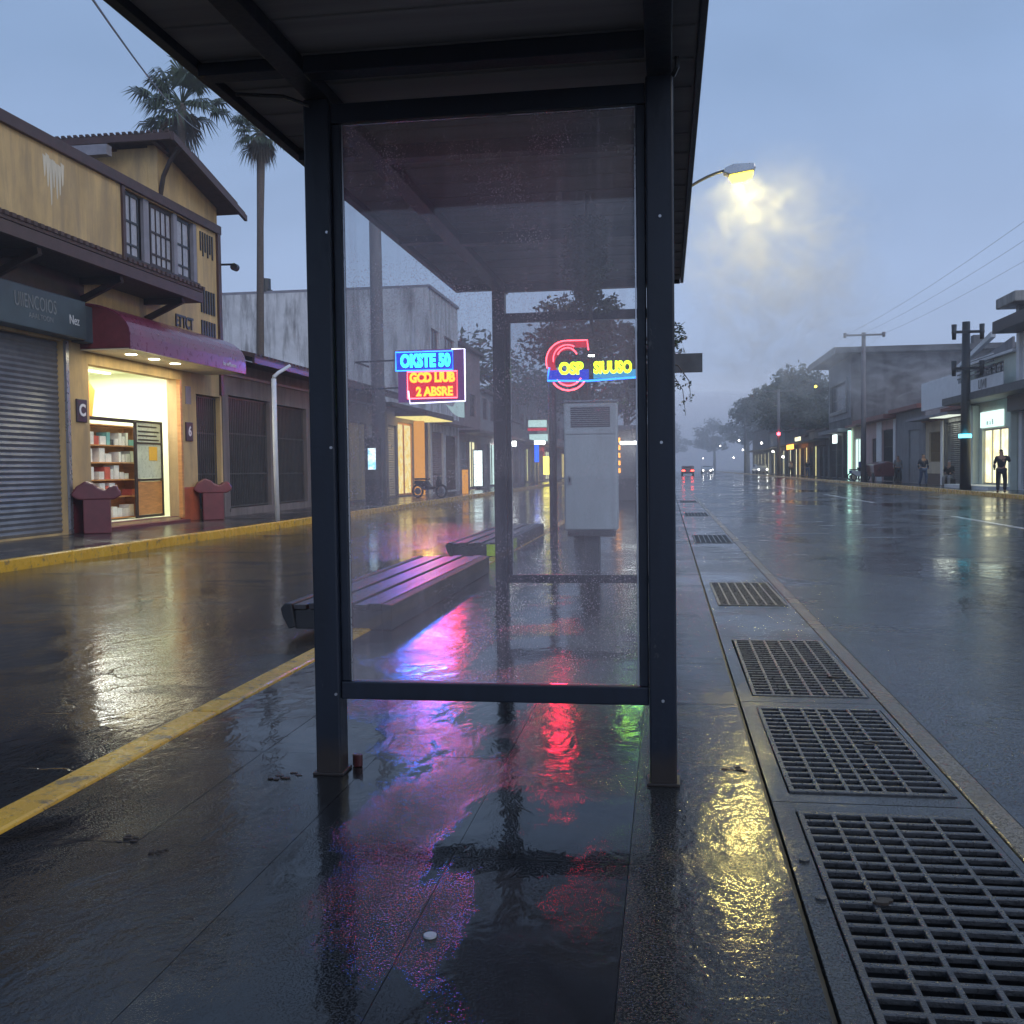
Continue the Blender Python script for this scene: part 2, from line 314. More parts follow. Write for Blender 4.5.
# ------------------------------------------------------------------ mesh helpers
class MB:
    def __init__(s): s.v = []; s.f = []; s.m = []
    def add(s, vs, fs, mi=0):
        o = len(s.v); s.v += [tuple(v) for v in vs]; s.f += [tuple(i + o for i in f) for f in fs]; s.m += [mi] * len(fs); return s
    def box(s, x0, x1, y0, y1, z0, z1, mi=0):
        x0, x1 = sorted((x0, x1)); y0, y1 = sorted((y0, y1)); z0, z1 = sorted((z0, z1))
        return s.add([(x0, y0, z0), (x1, y0, z0), (x1, y1, z0), (x0, y1, z0), (x0, y0, z1), (x1, y0, z1), (x1, y1, z1), (x0, y1, z1)],
              [(0, 3, 2, 1), (4, 5, 6, 7), (0, 1, 5, 4), (1, 2, 6, 5), (2, 3, 7, 6), (3, 0, 4, 7)], mi)
    def beam(s, p, q, w, h, up=(0, 0, 1), mi=0):
        p, q = Vector(p), Vector(q); d = (q - p).normalized(); u = Vector(up)
        r = d.cross(u)
        if r.length < 1e-4: r = d.cross(Vector((0, 1, 0)))
        r.normalize(); u = r.cross(d).normalized()
        c = []
        for b in (p, q):
            for i, j in ((-1, -1), (1, -1), (1, 1), (-1, 1)): c.append(b + r * (i * w / 2) + u * (j * h / 2))
        return s.add(c, [(0, 1, 2, 3), (7, 6, 5, 4), (0, 4, 5, 1), (1, 5, 6, 2), (2, 6, 7, 3), (3, 7, 4, 0)], mi)
    def tube(s, pts, rad, n=8, mi=0, caps=True):
        pts = [Vector(p) for p in pts]
        if not isinstance(rad, (list, tuple)): rad = [rad] * len(pts)
        rings = []; prev = None; vs = []; fs = []
        for i, p in enumerate(pts):
            d = (pts[min(i + 1, len(pts) - 1)] - pts[max(i - 1, 0)]).normalized()
            a = prev if prev is not None else (Vector((1, 0, 0)) if abs(d.x) < .9 else Vector((0, 1, 0)))
            a = (a - d * a.dot(d)).normalized(); b = d.cross(a); prev = a
            for k in range(n):
                t = 2 * PI * k / n; vs.append(p + (a * math.cos(t) + b * math.sin(t)) * rad[i])
        for i in range(len(pts) - 1):
            for k in range(n):
                k2 = (k + 1) % n; fs.append((i * n + k, i * n + k2, (i + 1) * n + k2, (i + 1) * n + k))
        if caps:
            fs.append(tuple(range(n - 1, -1, -1))); fs.append(tuple((len(pts) - 1) * n + k for k in range(n)))
        return s.add(vs, fs, mi)
    def prism(s, pts, axis, a0, a1, mi=0):
        """outline pts (2-D) extruded along axis; axis 'y': pts=(x,z); 'x': pts=(y,z); 'z': pts=(x,y)"""
        def P(u, w, a): return {'y': (u, a, w), 'x': (a, u, w), 'z': (u, w, a)}[axis]
        n = len(pts); vs = [P(u, w, a0) for u, w in pts] + [P(u, w, a1) for u, w in pts]
        fs = [tuple(range(n))[::-1], tuple(range(n, 2 * n))] + [(i, (i + 1) % n, (i + 1) % n + n, i + n) for i in range(n)]
        return s.add(vs, fs, mi)
    def disc(s, c, r, axis='y', th=.02, n=20, mi=0):
        pts = [(r * math.cos(2 * PI * k / n), r * math.sin(2 * PI * k / n)) for k in range(n)]
        o = {'y': (c[0], c[2], c[1]), 'x': (c[1], c[2], c[0]), 'z': (c[0], c[1], c[2])}[axis]
        return s.prism([(o[0] + a, o[1] + b) for a, b in pts], axis, o[2] - th / 2, o[2] + th / 2, mi)
    def plate(s, u0, u1, w0, w1, holes, t0, t1, axis, mi=0):
        """rectangular plate with rectangular holes, in plane u,w, thickness t0..t1 along axis ('x': u=y,w=z ; 'z': u=x,w=y)"""
        us = sorted({u0, u1} | {a for h in holes for a in h[:2] if u0 < a < u1})
        ws = sorted({w0, w1} | {a for h in holes for a in h[2:4] if w0 < a < w1})
        def hole(i, j):
            if i < 0 or j < 0 or i >= len(us) - 1 or j >= len(ws) - 1: return True
            cu = (us[i] + us[i + 1]) / 2; cw = (ws[j] + ws[j + 1]) / 2
            return any(h[0] < cu < h[1] and h[2] < cw < h[3] for h in holes)
        def P(u, w, t): return (t, u, w) if axis == 'x' else ((u, w, t) if axis == 'z' else (u, t, w))
        for i in range(len(us) - 1):
            for j in range(len(ws) - 1):
                if hole(i, j): continue
                a, b, c, d = us[i], us[i + 1], ws[j], ws[j + 1]
                for t in (t0, t1): s.add([P(a, c, t), P(b, c, t), P(b, d, t), P(a, d, t)], [(0, 1, 2, 3)], mi)
                for (di, dj, e) in ((-1, 0, (a, c, a, d)), (1, 0, (b, c, b, d)), (0, -1, (a, c, b, c)), (0, 1, (a, d, b, d))):
                    if hole(i + di, j + dj):
                        s.add([P(e[0], e[1], t0), P(e[2], e[3], t0), P(e[2], e[3], t1), P(e[0], e[1], t1)], [(0, 1, 2, 3)], mi)
        return s
    def build(s, name, mats, parent=None, smooth=False, bevel=0, weld=True):
        me = bpy.data.meshes.new(name)
        off = WL.get(parent.name, Vector()) if parent else Vector()
        me.from_pydata([(v[0] - off.x, v[1] - off.y, v[2] - off.z) for v in s.v], [], s.f)
        if not isinstance(mats, (list, tuple)): mats = [mats]
        for m in mats: me.materials.append(m)
        for p, mi in zip(me.polygons, s.m): p.material_index = mi; p.use_smooth = smooth
        if weld:
            bm = bmesh.new(); bm.from_mesh(me); bmesh.ops.remove_doubles(bm, verts=bm.verts, dist=1e-5)
            bmesh.ops.recalc_face_normals(bm, faces=bm.faces); bm.to_mesh(me); bm.free()
        o = bpy.data.objects.new(name, me); COL.objects.link(o)
        if parent: o.parent = parent
        WL[o.name] = off
        if bevel:
            b = o.modifiers.new('bevel', 'BEVEL'); b.width = bevel; b.segments = 2; b.limit_method = 'ANGLE'
        return o
WL = {}
def tag(o, label=None, cat=None, group=None, kind=None):
    if label: o['label'] = label
    if cat: o['category'] = cat
    if group: o['group'] = group
    if kind: o['kind'] = kind
    return o
def thing(name, label, cat, loc, group=None):
    o = bpy.data.objects.new(name, None); COL.objects.link(o); o.location = loc; o.empty_display_size = .2
    WL[o.name] = Vector(loc); return tag(o, label, cat, group)
def struct(mb, name, mat, **k): return tag(mb.build(name, mat, **k), kind='structure')
def kids(o): return [c for c in bpy.data.objects if c.parent == o]
def dup(o, loc=None, rz=None, label=None, scale=None):
    def cp(a, par):
        c = a.copy(); COL.objects.link(c); c.parent = par
        for k in kids(a): cp(k, c)
        return c
    r = cp(o, None)
    if loc is not None: r.location = loc
    if rz is not None: r.rotation_euler.z = rz
    if scale: r.scale = scale
    if label: r['label'] = label
    return r
def text(txt, size, mat, name, parent, origin, right, up, extrude=.004, outline=None, align='CENTER', bold=0.0, xs=1.0, letter=1.0):
    c = bpy.data.curves.new('txt', 'FONT'); c.body = txt; c.size = size; c.align_x = align; c.align_y = 'CENTER'; c.space_character = letter
    c.resolution_u = 3
    if outline: c.fill_mode = 'NONE'; c.bevel_depth = outline; c.bevel_resolution = 1; c.offset = bold
    else: c.extrude = extrude; c.offset = bold
    t = bpy.data.objects.new('txt', c); COL.objects.link(t)
    dg = bpy.context.evaluated_depsgraph_get(); me = bpy.data.meshes.new_from_object(t.evaluated_get(dg))
    bpy.data.objects.remove(t)
    r = Vector(right).normalized(); u = Vector(up).normalized(); n = r.cross(u)
    mt = Matrix(((r.x * xs, u.x, n.x, origin[0]), (r.y * xs, u.y, n.y, origin[1]), (r.z * xs, u.z, n.z, origin[2]), (0, 0, 0, 1)))
    off = WL.get(parent.name, Vector()) if parent else Vector()
    me.transform(Matrix.Translation(-off) @ mt)
    me.materials.clear(); me.materials.append(mat)
    o = bpy.data.objects.new(name, me); COL.objects.link(o); o.parent = parent; WL[o.name] = off
    return o
def skin(verts, edges, radii, name, mat, parent, sub=1):
    me = bpy.data.meshes.new(name); me.from_pydata(verts, edges, [])
    o = bpy.data.objects.new(name, me); COL.objects.link(o)
    mod = o.modifiers.new('s', 'SKIN'); mod.use_smooth_shade = True
    for i, sv in enumerate(me.skin_vertices[0].data):
        r = radii[i]; sv.radius = (r, r) if not isinstance(r, tuple) else r; sv.use_root = (i == 0)
    ss = o.modifiers.new('d', 'SUBSURF'); ss.levels = ss.render_levels = sub
    dg = bpy.context.evaluated_depsgraph_get(); m2 = bpy.data.meshes.new_from_object(o.evaluated_get(dg))
    bpy.data.objects.remove(o)
    m2.materials.clear(); m2.materials.append(mat)
    for p in m2.polygons: p.use_smooth = True
    q = bpy.data.objects.new(name, m2); COL.objects.link(q); q.parent = parent; return q

# ------------------------------------------------------------------ ground
YN, YF = -14, 420
b = MB(); b.box(-900, 900, -300, 1500, -1.4, -1.2); struct(b, 'ground', M['sidewalk'])
b = MB(); b.box(-9.2, -2.585, YN, YF, -.6, -.06); struct(b, 'road', M['asphalt'])
b = MB(); b.box(1.262, 12.6, YN, YF, -.6, -.012)
struct(b, 'road', M['asphalt_r'])
b = MB(); b.box(-20, -9.36, YN, YF, -.6, .09); struct(b, 'pavement', M['sidewalk'])
b = MB(); b.box(12.76, 22, YN, YF, -.6, .12); struct(b, 'pavement', M['sidewalk'])
def kerb(x0, x1, ztop, seg=2.4, label=None):
    k = MB(); y = YN
    while y < YF:
        dz = random.uniform(-.004, .004); dx = random.uniform(-.004, .004)
        k.box(x0 + dx, x1 + dx, y + .006, y + seg - .006, -.55, ztop + dz); y += seg
        if y > 120: seg = 12
    o = struct(k, 'kerb', M['kerb_yellow'])
    md = o.modifiers.new('bevel', 'BEVEL'); md.width = .018; md.segments = 2
    return o
kerb(-2.575, -2.405, .012)
kerb(-9.352, -9.208, .105)
kerb(12.608, 12.752, .145)
# centre reservation paving laid in slabs
b2_ = MB(); b = MB(); xs = [-2.395, -1.86, -1.31, -.72, -.13, .375]
ys = [YN]; y = YN
while y < YF: y += 1.17 if y < 60 else 8; ys.append(y)
sh = 3.32 - [a for a in ys if a <= 3.32][-1]
ys = [a + sh for a in ys]
for i in range(len(xs) - 1):
    for j in range(len(ys) - 1):
        if ys[j + 1] < 12: dz = random.uniform(-.0006, .0006)
        else: dz = 0
        g = .0011; tgt = b2_ if i == len(xs) - 2 else b
        tgt.add([(xs[i] + g, ys[j] + g, dz), (xs[i + 1] - g, ys[j] + g, dz), (xs[i + 1] - g, ys[j + 1] - g, dz + random.uniform(-.0004, .0004)), (xs[i] + g, ys[j + 1] - g, dz)], [(0, 1, 2, 3)])
struct(b, 'median_paving', M['slab'], weld=False); struct(b2_, 'median_paving', M['slab_grit'], weld=False)
b = MB(); b.box(-2.4, .378, YN, YF, -.6, -.012); struct(b, 'median_base', M['pit'])
# drain strip with open pits
grates = [(1.98, 3.91), (4.14, 5.59), (5.89, 7.78), (9.72, 11.62), (17.7, 19.7), (27.5, 29.4), (38, 40)]
GX0, GX1 = .475, 1.105
b = MB()
joints = [YN, 1.85, 4.025, 5.74, 7.95, 9.55, 11.8, 14.6, 17.5, 19.9, 23.5, 27.3, 29.6, 33.6, 37.8, 40.2, 60, 120, YF]
for j0, j1 in zip(joints, joints[1:]):
    hs = [(GX0 - .006, GX1 + .006, a - .006, c + .006) for a, c in grates if a > j0 and c < j1]
    b.plate(.396, 1.118 + .02, j0 + .004, j1 - .004, hs, -.05, 0, 'z')
struct(b, 'drain_strip', M['slab_light'])
b = MB(); b.box(1.145, 1.25, YN, YF, -.6, .003); struct(b, 'road_edge_strip', M['edge_tan'], bevel=.01)
b = MB(); b.box(.378, .392, YN, YF, -.6, -.02); struct(b, 'drain_gap', M['pit'])
b = MB()
for a, c in grates:
    b.box(GX0 - .03, GX0 - .007, a - .03, c + .03, -.5, -.052); b.box(GX1 + .007, GX1 + .03, a - .03, c + .03, -.5, -.052)
    b.box(GX0 - .007, GX1 + .007, a - .03, a - .007, -.5, -.052); b.box(GX0 - .007, GX1 + .007, c + .007, c + .03, -.5, -.052)
    b.box(GX0 - .03, GX1 + .03, a - .03, c + .03, -.55, -.5, 1)
struct(b, 'drain_channel', [M['pit'], M['water_dark']])
def grate_mesh(L, col, rows):
    mb = MB(); W = GX1 - GX0; hs = []
    u = .022; bars = .017
    tot = sum(col); k = (W - 2 * .022 - bars * (len(col) - 1)) / tot
    pitch = (L - .044) / rows
    for c in col:
        for r in range(rows):
            hs.append((u, u + c * k, .022 + r * pitch + pitch * .14, .022 + (r + 1) * pitch - pitch * .14))
        u += c * k + bars
    mb.plate(0, W, 0, L, hs, -.012, .006, 'z'); return mb
glabels = ['nearest iron drain grate of long narrow slots at the lower right corner', 'second iron drain grate from the camera, with narrow slots',
           'third iron drain grate from the camera, with worn narrow bars', 'drain grate set between two wet concrete slabs, fourth from the camera',
           'small-looking fifth drain grate further up the wet gutter strip', 'sixth drain grate far up the gutter strip', 'farthest drain grate in the gutter strip']
cols = [[1, .9, .8, 1.35, 1.3], [1, 1.1, .65, .6, .9, 1.5], [1, 1, 1, .8, .9, 1], [.8, .8, .8, .8, .8, .8, .8]]
for i, (a, c) in enumerate(grates):
    g = grate_mesh(c - a, cols[min(i, 3)], int((c - a) / .078)).build('drain_grate', M['iron'], bevel=.003 if i < 3 else 0)
    g.location = (GX0, a, (0, .002, -.001, 0, .001, 0, 0)[i]); g.rotation_euler.z = (0, .004, -.005, .006, -.004, 0, 0)[i]; tag(g, glabels[i], 'drain grate', 'iron drain grates in the gutter strip')
b = MB()
for y in range(0, 18):
    y0 = 15.7 + y * 21
    b.box(6.95, 7.1, y0, y0 + 11, -.012, -.006)
struct(b, 'lane_marking', M['mark'])
# lost bits on the paving
def blob(cx, cy, r, h, z=0, n=12, mb=None, sq=.8):
    mb = mb or MB(); p = []
    for k in range(n):
        t = 2 * PI * k / n; rr = r * random.uniform(.75, 1.1); p.append((cx + rr * math.cos(t), cy + rr * sq * math.sin(t)))
    mb.prism(p, 'z', z + .001, z + h); return mb
o = MB().disc((-.66, 2.735, .004), .018, 'z', .006, 24).build('plastic_disc', M['pvcwhite']); tag(o, 'small round milky plastic disc lying on the wet paving', 'litter')
o = blob(-1.352, 4.31, .026, .055).build('crushed_cup', M['redplastic'], bevel=.01); tag(o, 'crushed dull red cup beside the foot of the left shelter post', 'litter')
lf = [(-1.62, 4.12, 'clump of wet dead leaves against the left shelter post', .06), (-1.9, 3.36, 'dark wet leaf clump lying on a paving joint', .05), (-1.75, 3.25, 'smaller dark leaf clump near the paving joint', .035),
      (.27, 4.42, 'dead leaf clump beside the right shelter post', .05)]
for x, y, l, r in lf:
    m = MB()
    for k in range(7): blob(x + random.uniform(-r, r), y + random.uniform(-r, r), r * random.uniform(.2, .4), .002 + k * .0007, 0, 6, m, .5)
    tag(m.build('dead_leaves', M['deadleaf']), l, 'dead leaves', 'wet leaf litter')

for x, y, l in ((.62, 3.1, 'dead leaf stuck on the nearest drain grate'), (.93, 4.9, 'dead leaf stuck on the second drain grate'), (1.0, 6.4, 'dead leaf stuck on the third drain grate')):
    m = MB()
    for k in range(3): blob(x + random.uniform(-.02, .02), y + random.uniform(-.02, .02), random.uniform(.018, .032), .007 + k * .001, .0055, 8, m, .55)
    tag(m.build('dead_leaf', M['deadleaf']), l, 'dead leaf', 'leaves on the drain grates')
for k, (x, y) in enumerate(((.44, 3.42), (.45, 3.12))):
    tag(MB().disc((x, y, .004), .017, 'z', .007, 16).build('screw_cap', M['iron']), ['farther', 'nearer'][k] + ' flat screw cap beside the nearest drain grate', 'screw')

# ------------------------------------------------------------------ bus shelter
sh = thing('bus_shelter', 'navy steel bus shelter with misted glass end panels standing on the wet median', 'bus shelter', (-.7, 4.17, 0))
NY, FY = 4.17, 8.85
def post(x0, x1, y0, y1, z1, w=None):
    o = MB().box(x0, x1, y0, y1, 0, z1).build('post', M['navy'], sh, bevel=.008)
    bp = MB(); bp.box(x0 - .012, x1 + .012, y0 - .012, y1 + .012, 0, .012); bp.build('base_plate', M['navy'], o, bevel=.003)
    return o
post(-1.495, -1.385, NY, NY + .11, 2.855); post(-.075, .035, NY, NY + .11, 2.855)
post(-1.495, -1.385, FY, FY + .11, 2.855); post(-.075, .035, FY, FY + .11, 2.855)
for nm, (y, z0, z1, gm) in {'n': (NY, .325, .40, 'glass'), 'f': (FY, .30, .37, 'glass_far')}.items():
    zt0, zt1 = (2.755, 2.835) if nm == 'n' else (2.575, 2.655)
    fr = MB()
    fr.box(-1.383, -.077, y + .02, y + .085, z0, z1); fr.box(-1.383, -.077, y + .02, y + .085, zt0, zt1)
    fr.box(-1.383, -1.345, y + .03, y + .08, z1 + .001, zt0 - .001); fr.box(-.115, -.077, y + .03, y + .08, z1 + .001, zt0 - .001)
    f = fr.build('glazing_frame', M['navy'], sh, bevel=.005)
    gp = MB().box(-1.343, -.117, y + .048, y + .058, z1 + .002, zt0 - .002).build('glass_panel', M[gm], sh)
    gk = MB()
    gk.box(-1.344, -1.338, y + .043, y + .0465, z1, zt0); gk.box(-.122, -.116, y + .043, y + .0465, z1, zt0)
    gk.build('gasket', M['silver'], f)
# bolts
b = MB()
for z in (.35, 1.4, 2.3): b.disc((-1.40, NY - .002, z), .006, 'y', .006, 10); b.disc((-.02, NY - .002, z), .006, 'y', .006, 10)
b.build('bolts', M['silver'], sh)
RN, RF, RL, RR = 2.25, 9.15, -1.87, .155
b = MB(); b.box(RL + .05, RR - .03, RN + .03, RF - .03, 2.93, 2.955)
y = RN + .1
while y < RF - .1:
    b.box(RL + .06, RR - .04, y, y + .012, 2.922, 2.929); y += .31
rp = b.build('roof', M['roofunder'], sh)
b = MB(); b.box(RL, RL + .048, RN, RF, 2.895, 3.01); b.box(RR - .028, RR, RN, RF, 2.905, 3.01)
b.box(RL + .05, RR - .03, RN, RN + .028, 2.9, 3.01); b.box(RL + .05, RR - .03, RF - .028, RF, 2.9, 3.01)
b.box(RL + .05, RR - .03, RN + .03, RF - .03, 2.99, 3.0)
b.build('fascia', M['navy'], rp, bevel=.004)
b = MB(); b.box(-1.49, -1.39, RN + .03, RF - .03, 2.858, 2.916); b.box(-.07, .03, RN + .03, RF - .03, 2.858, 2.916); b.build('long_beam', M['navy'], rp, bevel=.004)
for y in (2.9, 3.88, 5.0, 6.95, 8.87):
    b = MB(); b.box(-1.388, -.072, y, y + .09, 2.845, 2.914); b.box(RL + .05, -1.492, y, y + .09, 2.865, 2.914)
    b.build('cross_beam', M['navy'], rp, bevel=.004)
b = MB(); b.tube([(-1.44, 4.1, 2.80), (-1.55, 4.1, 2.845), (-1.75, 4.08, 2.86)], .008, 6); b.tube([(.035, 4.15, 2.84), (.05, 4.12, 2.86), (.05, 4.12, 2.9)], .01, 6)
b.build('cable', M['black'], sh)

# low slatted bench slabs lying beyond the left shelter side
def slat_bench(x0, x1, y0, y1, label, refl=False):
    t = thing('slatted_bench', label, 'bench', ((x0 + x1) / 2, y0, 0), 'long low slatted benches on the median edge')
    n = 6; w = (x1 - x0 - .16) / n
    fr = MB(); fr.prism([(x0 + .05, .0), (x0, .10), (x0 - .02, .17), (x0 + .02, .215), (x0 + .08, .215), (x0 + .11, .02)], 'y', y0, y1)
    fr.prism([(x1, .0), (x1, .205), (x1 - .08, .215), (x1 - .08, .0)], 'y', y0, y1)
    fr.box(x0 + .1, x1 - .08, y0 + .02, y0 + .12, .0, .16); fr.box(x0 + .1, x1 - .08, y1 - .12, y1 - .02, .0, .16)
    fr.build('frame', M['barrier'], t, bevel=.01)
    for k in range(n):
        zz = .205 + (.012 if k % 2 else 0)
        MB().box(x0 + .085 + k * w + .012, x0 + .085 + (k + 1) * w - .012, y0 + .004, y1 - .004, .165, zz).build('slat', M['slat'], t, bevel=.006)
    if refl:
        r = MB(); r.box(x1 + .002, x1 + .012, y0 + .25, y0 + 1.5, .03, .19); r.box(x1 - .22, x1 - .01, y0 - .012, y0 - .002, .02, .19)
        r.build('reflector', M['reflector'], t)
    return t
slat_bench(-3.15, -2.22, 8.05, 12.7, 'nearer long low bench of dark wet slats lying across the yellow kerb')
slat_bench(-3.25, -2.42, 14.9, 20.2, 'farther low slatted bench with a yellow-green reflector on its end', True)

# utility cabinet
t = thing('utility_cabinet', 'light grey metal utility cabinet on a dark pedestal beyond the shelter', 'cabinet', (-.87, 11.9, 0))
cb = MB().box(-1.18, -.565, 11.9, 12.25, .575, 2.06).build('body', M['cabinet'], t, bevel=.012)
MB().box(-1.165, -.58, 11.885, 11.897, .59, 1.68).build('door', M['cabinet'], t, bevel=.004)
d = MB(); d.plate(-1.165, -.58, 1.70, 2.045, [(-1.10, -.64, 1.77, 2.01)], 11.885, 11.897, 'y'); d.build('upper_panel', M['cabinet'], t)
d = MB()
for k in range(10): d.box(-1.098, -.642, 11.889, 11.8965, 1.773 + k * .0237, 1.773 + k * .0237 + .015)
d.build('vent', M['cab_vent'], t)
l = MB().box(-1.135, -1.095, 11.872, 11.884, 1.11, 1.215).build('lock', M['silver'], t, bevel=.003)
MB().box(-1.122, -1.108, 11.86, 11.871, 1.14, 1.19).build('handle', M['black'], l)
MB().box(-1.19, -.555, 11.88, 12.27, 2.063, 2.085).build('top_cap', M['silver'], t, bevel=.004)
d = MB(); d.box(-1.15, -.6, 11.93, 12.22, .50, .573); d.box(-.96, -.78, 11.98, 12.16, .0, .498); d.build('pedestal', M['black'], t, bevel=.01)

# red neon sign post + median tree
t = thing('neon_sign', 'neon sign with red ring and yellow-green lettering on a blue band', 'neon sign', (-1.9, 17.9, 0))
MB().tube([(-1.98, 18.0, 0), (-1.98, 18.0, 3.4)], .07, 12).build('post', M['black'], t, smooth=True)
def arc(cx, cz, r, a0, a1, n=26, rx=1.0): return [(cx + rx * r * math.cos(math.radians(a0 + (a1 - a0) * k / n)), 17.47, cz + r * math.sin(math.radians(a0 + (a1 - a0) * k / n))) for k in range(n + 1)]
d = MB()
for k in range(20):
    a0, a1 = math.radians(70 + k * 13), math.radians(83 + k * 13)
    d.prism([(-1.66 + r_ * math.cos(a_), 3.10 + r_ * math.sin(a_)) for r_, a_ in ((.37, a0), (.37, a1), (.22, a1), (.22, a0))], 'y', 17.545, 17.575)
d.box(-1.53, -1.30, 17.545, 17.575, 3.36, 3.49); d.build('ring_board', M['n_redpanel'], t)
d = MB(); d.tube(arc(-1.68, 3.13, .34, 90, 200), .012, 6); d.tube([(-1.68, 17.47, 3.47), (-1.32, 17.47, 3.47), (-1.30, 17.47, 3.30)], .012, 6)
d.tube(arc(-1.66, 3.16, .24, 60, 190), .010, 6); d.tube(arc(-1.66, 3.18, .17, 20, 160), .010, 6); d.tube(arc(-1.64, 2.95, .32, 215, 330), .013, 6); d.tube(arc(-1.64, 2.95, .24, 215, 330), .011, 6)
d.build('ring_tube', M['n_red'], t)
MB().box(-2.0, -1.30, 17.50, 17.54, 2.78, 2.98).build('blue_band', M['n_bluepanel'], t)
MB().box(-1.22, -.5, 17.50, 17.54, 2.82, 2.96).build('teal_band', M['n_teal'], t)
text('OSP', .27, M['n_yg'], 'lettering', t, (-1.60, 17.47, 2.99), (1, 0, 0), (0, 0, 1), .01, bold=.014, xs=.85)
text('SIUUSO', .27, M['n_yg'], 'lettering', t, (-.89, 17.47, 2.99), (1, 0, 0), (0, 0, 1), .01, bold=.014, xs=.70)
d = MB(); d.tube([(-1.97, 17.46, 3.02), (-2.0, 17.46, 2.80), (-1.30, 17.46, 2.78), (-.5, 17.46, 2.82)], .016, 6); d.build('blue_tube', M['n_bluetube'], t)
d = MB(); d.box(-1.30, -1.20, 17.46, 17.49, 3.19, 3.22); d.build('white_tube', M['e_white'], t)
d = MB(); d.box(-2.0, -.55, 17.6, 17.65, 2.9, 2.95); d.box(-2.0, -1.95, 17.65, 17.95, 2.9, 2.95); d.build('bracket', M['black'], t)

# ------------------------------------------------------------------ trees
def leaf_cloud(mb, c, r, n, size, flat=.8):
    for _ in range(n):
        while True:
            q = Vector((random.uniform(-1, 1), random.uniform(-1, 1), random.uniform(-1, 1)))
            if .2 < q.length < 1: break
        q = q * (random.random() ** .15)
        p = Vector(c) + Vector((q.x * r[0], q.y * r[1], q.z * r[2]))
        a = Vector((random.gauss(0, 1), random.gauss(0, 1), random.gauss(0, .6))).normalized()
        b = a.cross(Vector((random.gauss(0, 1), random.gauss(0, 1), random.gauss(0, 1)))).normalized()
        L = size * random.uniform(.6, 1.3); w = L * .42
        mb.add([p - a * L / 2, p + b * w / 2, p + a * L / 2, p - b * w / 2], [(0, 1, 2, 3)])
def tree(name, label, base, height, crown_r, trunk_r, leaves, leafsize, mat='leaf', group=None, lean=(0, 0), seed=1, cz=None, cluster=.34, ncl=26):
    st = random.getstate(); random.seed(seed)
    t = thing(name, label, 'tree', base, group); B = Vector(base)
    ctr = B + Vector((lean[0], lean[1], height - crown_r[2] if cz is None else cz))
    tr = MB(); br = MB()
    th = (ctr - B)
    tr.tube([B, B + th * .35 + Vector((.08, 0, 0)), B + th * .7, ctr], [trunk_r * 1.15, trunk_r * .9, trunk_r * .7, trunk_r * .4], 9)
    cls = []
    for k in range(ncl):
        while True:
            q = Vector((random.uniform(-1, 1), random.uniform(-1, 1), random.uniform(-1, 1)))
            if q.length < 1: break
        q = q.normalized() * (q.length ** .6) * .78
        c = ctr + Vector((q.x * crown_r[0], q.y * crown_r[1], q.z * crown_r[2])); cls.append(c)
        if k % 2 == 0:
            s0 = B + th * random.uniform(.5, .95); mid = s0.lerp(c, .5) + Vector((0, 0, -.05 * crown_r[2]))
            tr.tube([s0, mid, c], [trunk_r * .35, trunk_r * .2, trunk_r * .07], 5)
    for c in cls:
        s = random.uniform(.6, 1.25) * cluster
        leaf_cloud(br, c, (crown_r[0] * s, crown_r[1] * s, crown_r[2] * s * .85), leaves // ncl, leafsize)
    tr.build('trunk', M['bark'], t, smooth=True); br.build('crown', M[mat], t, weld=False)
    random.setstate(st); return t
tree('street_tree', 'dark leafy tree on the median just behind the neon sign', (-1.55, 18.9, 0), 4.6, (1.35, 1.5, 1.0), .15, 5200, .13, 'leaf_b', lean=(.1, .2), seed=4, cz=3.75)
# hanging twigs right of the right-hand shelter post
t = thing('sign_post', 'dark board on a post showing just right of the shelter post', 'sign', (-.12, 16, 0))
MB().tube([(-.12, 16, 0), (-.12, 16, 3.6)], .05, 10).build('post', M['black'], t, smooth=True)
MB().box(-.1, .55, 15.93, 15.97, 2.74, 3.03).build('board', M['board'], t, bevel=.005)
d = MB(); d.tube([(.07, 15.95, 3.04), (.25, 15.95, 3.06)], .008, 6); d.build('bracket', M['silver'], t)
st = random.getstate(); random.seed(5)
t = thing('young_tree', 'thin young tree with a leafy top and drooping twigs beside the dark board', 'tree', (-.15, 15.3, 0))
tr = MB(); tr.tube([(-.15, 15.3, 0), (-.13, 15.3, 1.6), (-.02, 15.3, 2.9), (.12, 15.3, 3.3)], [.05, .045, .03, .012], 8)
tr.tube([(-.02, 15.3, 2.85), (.18, 15.25, 2.78), (.33, 15.2, 2.55), (.36, 15.2, 2.25)], [.012, .010, .007, .003], 5)
tr.tube([(-.02, 15.3, 2.75), (.12, 15.25, 2.62), (.24, 15.2, 2.42), (.28, 15.2, 2.05)], [.010, .008, .006, .003], 5)
tr.tube([(.12, 15.3, 3.3), (.28, 15.3, 3.42)], [.008, .003], 5)
tr.build('trunk', M['bark'], t, smooth=True)
cr = MB(); leaf_cloud(cr, (.12, 15.3, 3.22), (.2, .2, .2), 260, .07); leaf_cloud(cr, (-.05, 15.3, 3.2), (.2, .2, .3), 300, .07)
leaf_cloud(cr, (-.02, 15.3, 2.05), (.15, .16, .42), 420, .06)
for p in ((.25, 15.2, 2.62), (.33, 15.2, 2.5), (.35, 15.2, 2.3), (.2, 15.2, 2.5), (.26, 15.2, 2.2), (.12, 15.2, 2.66)): leaf_cloud(cr, p, (.07, .07, .09), 12, .055)
cr.build('crown', M['leaf'], t, weld=False); random.setstate(st)

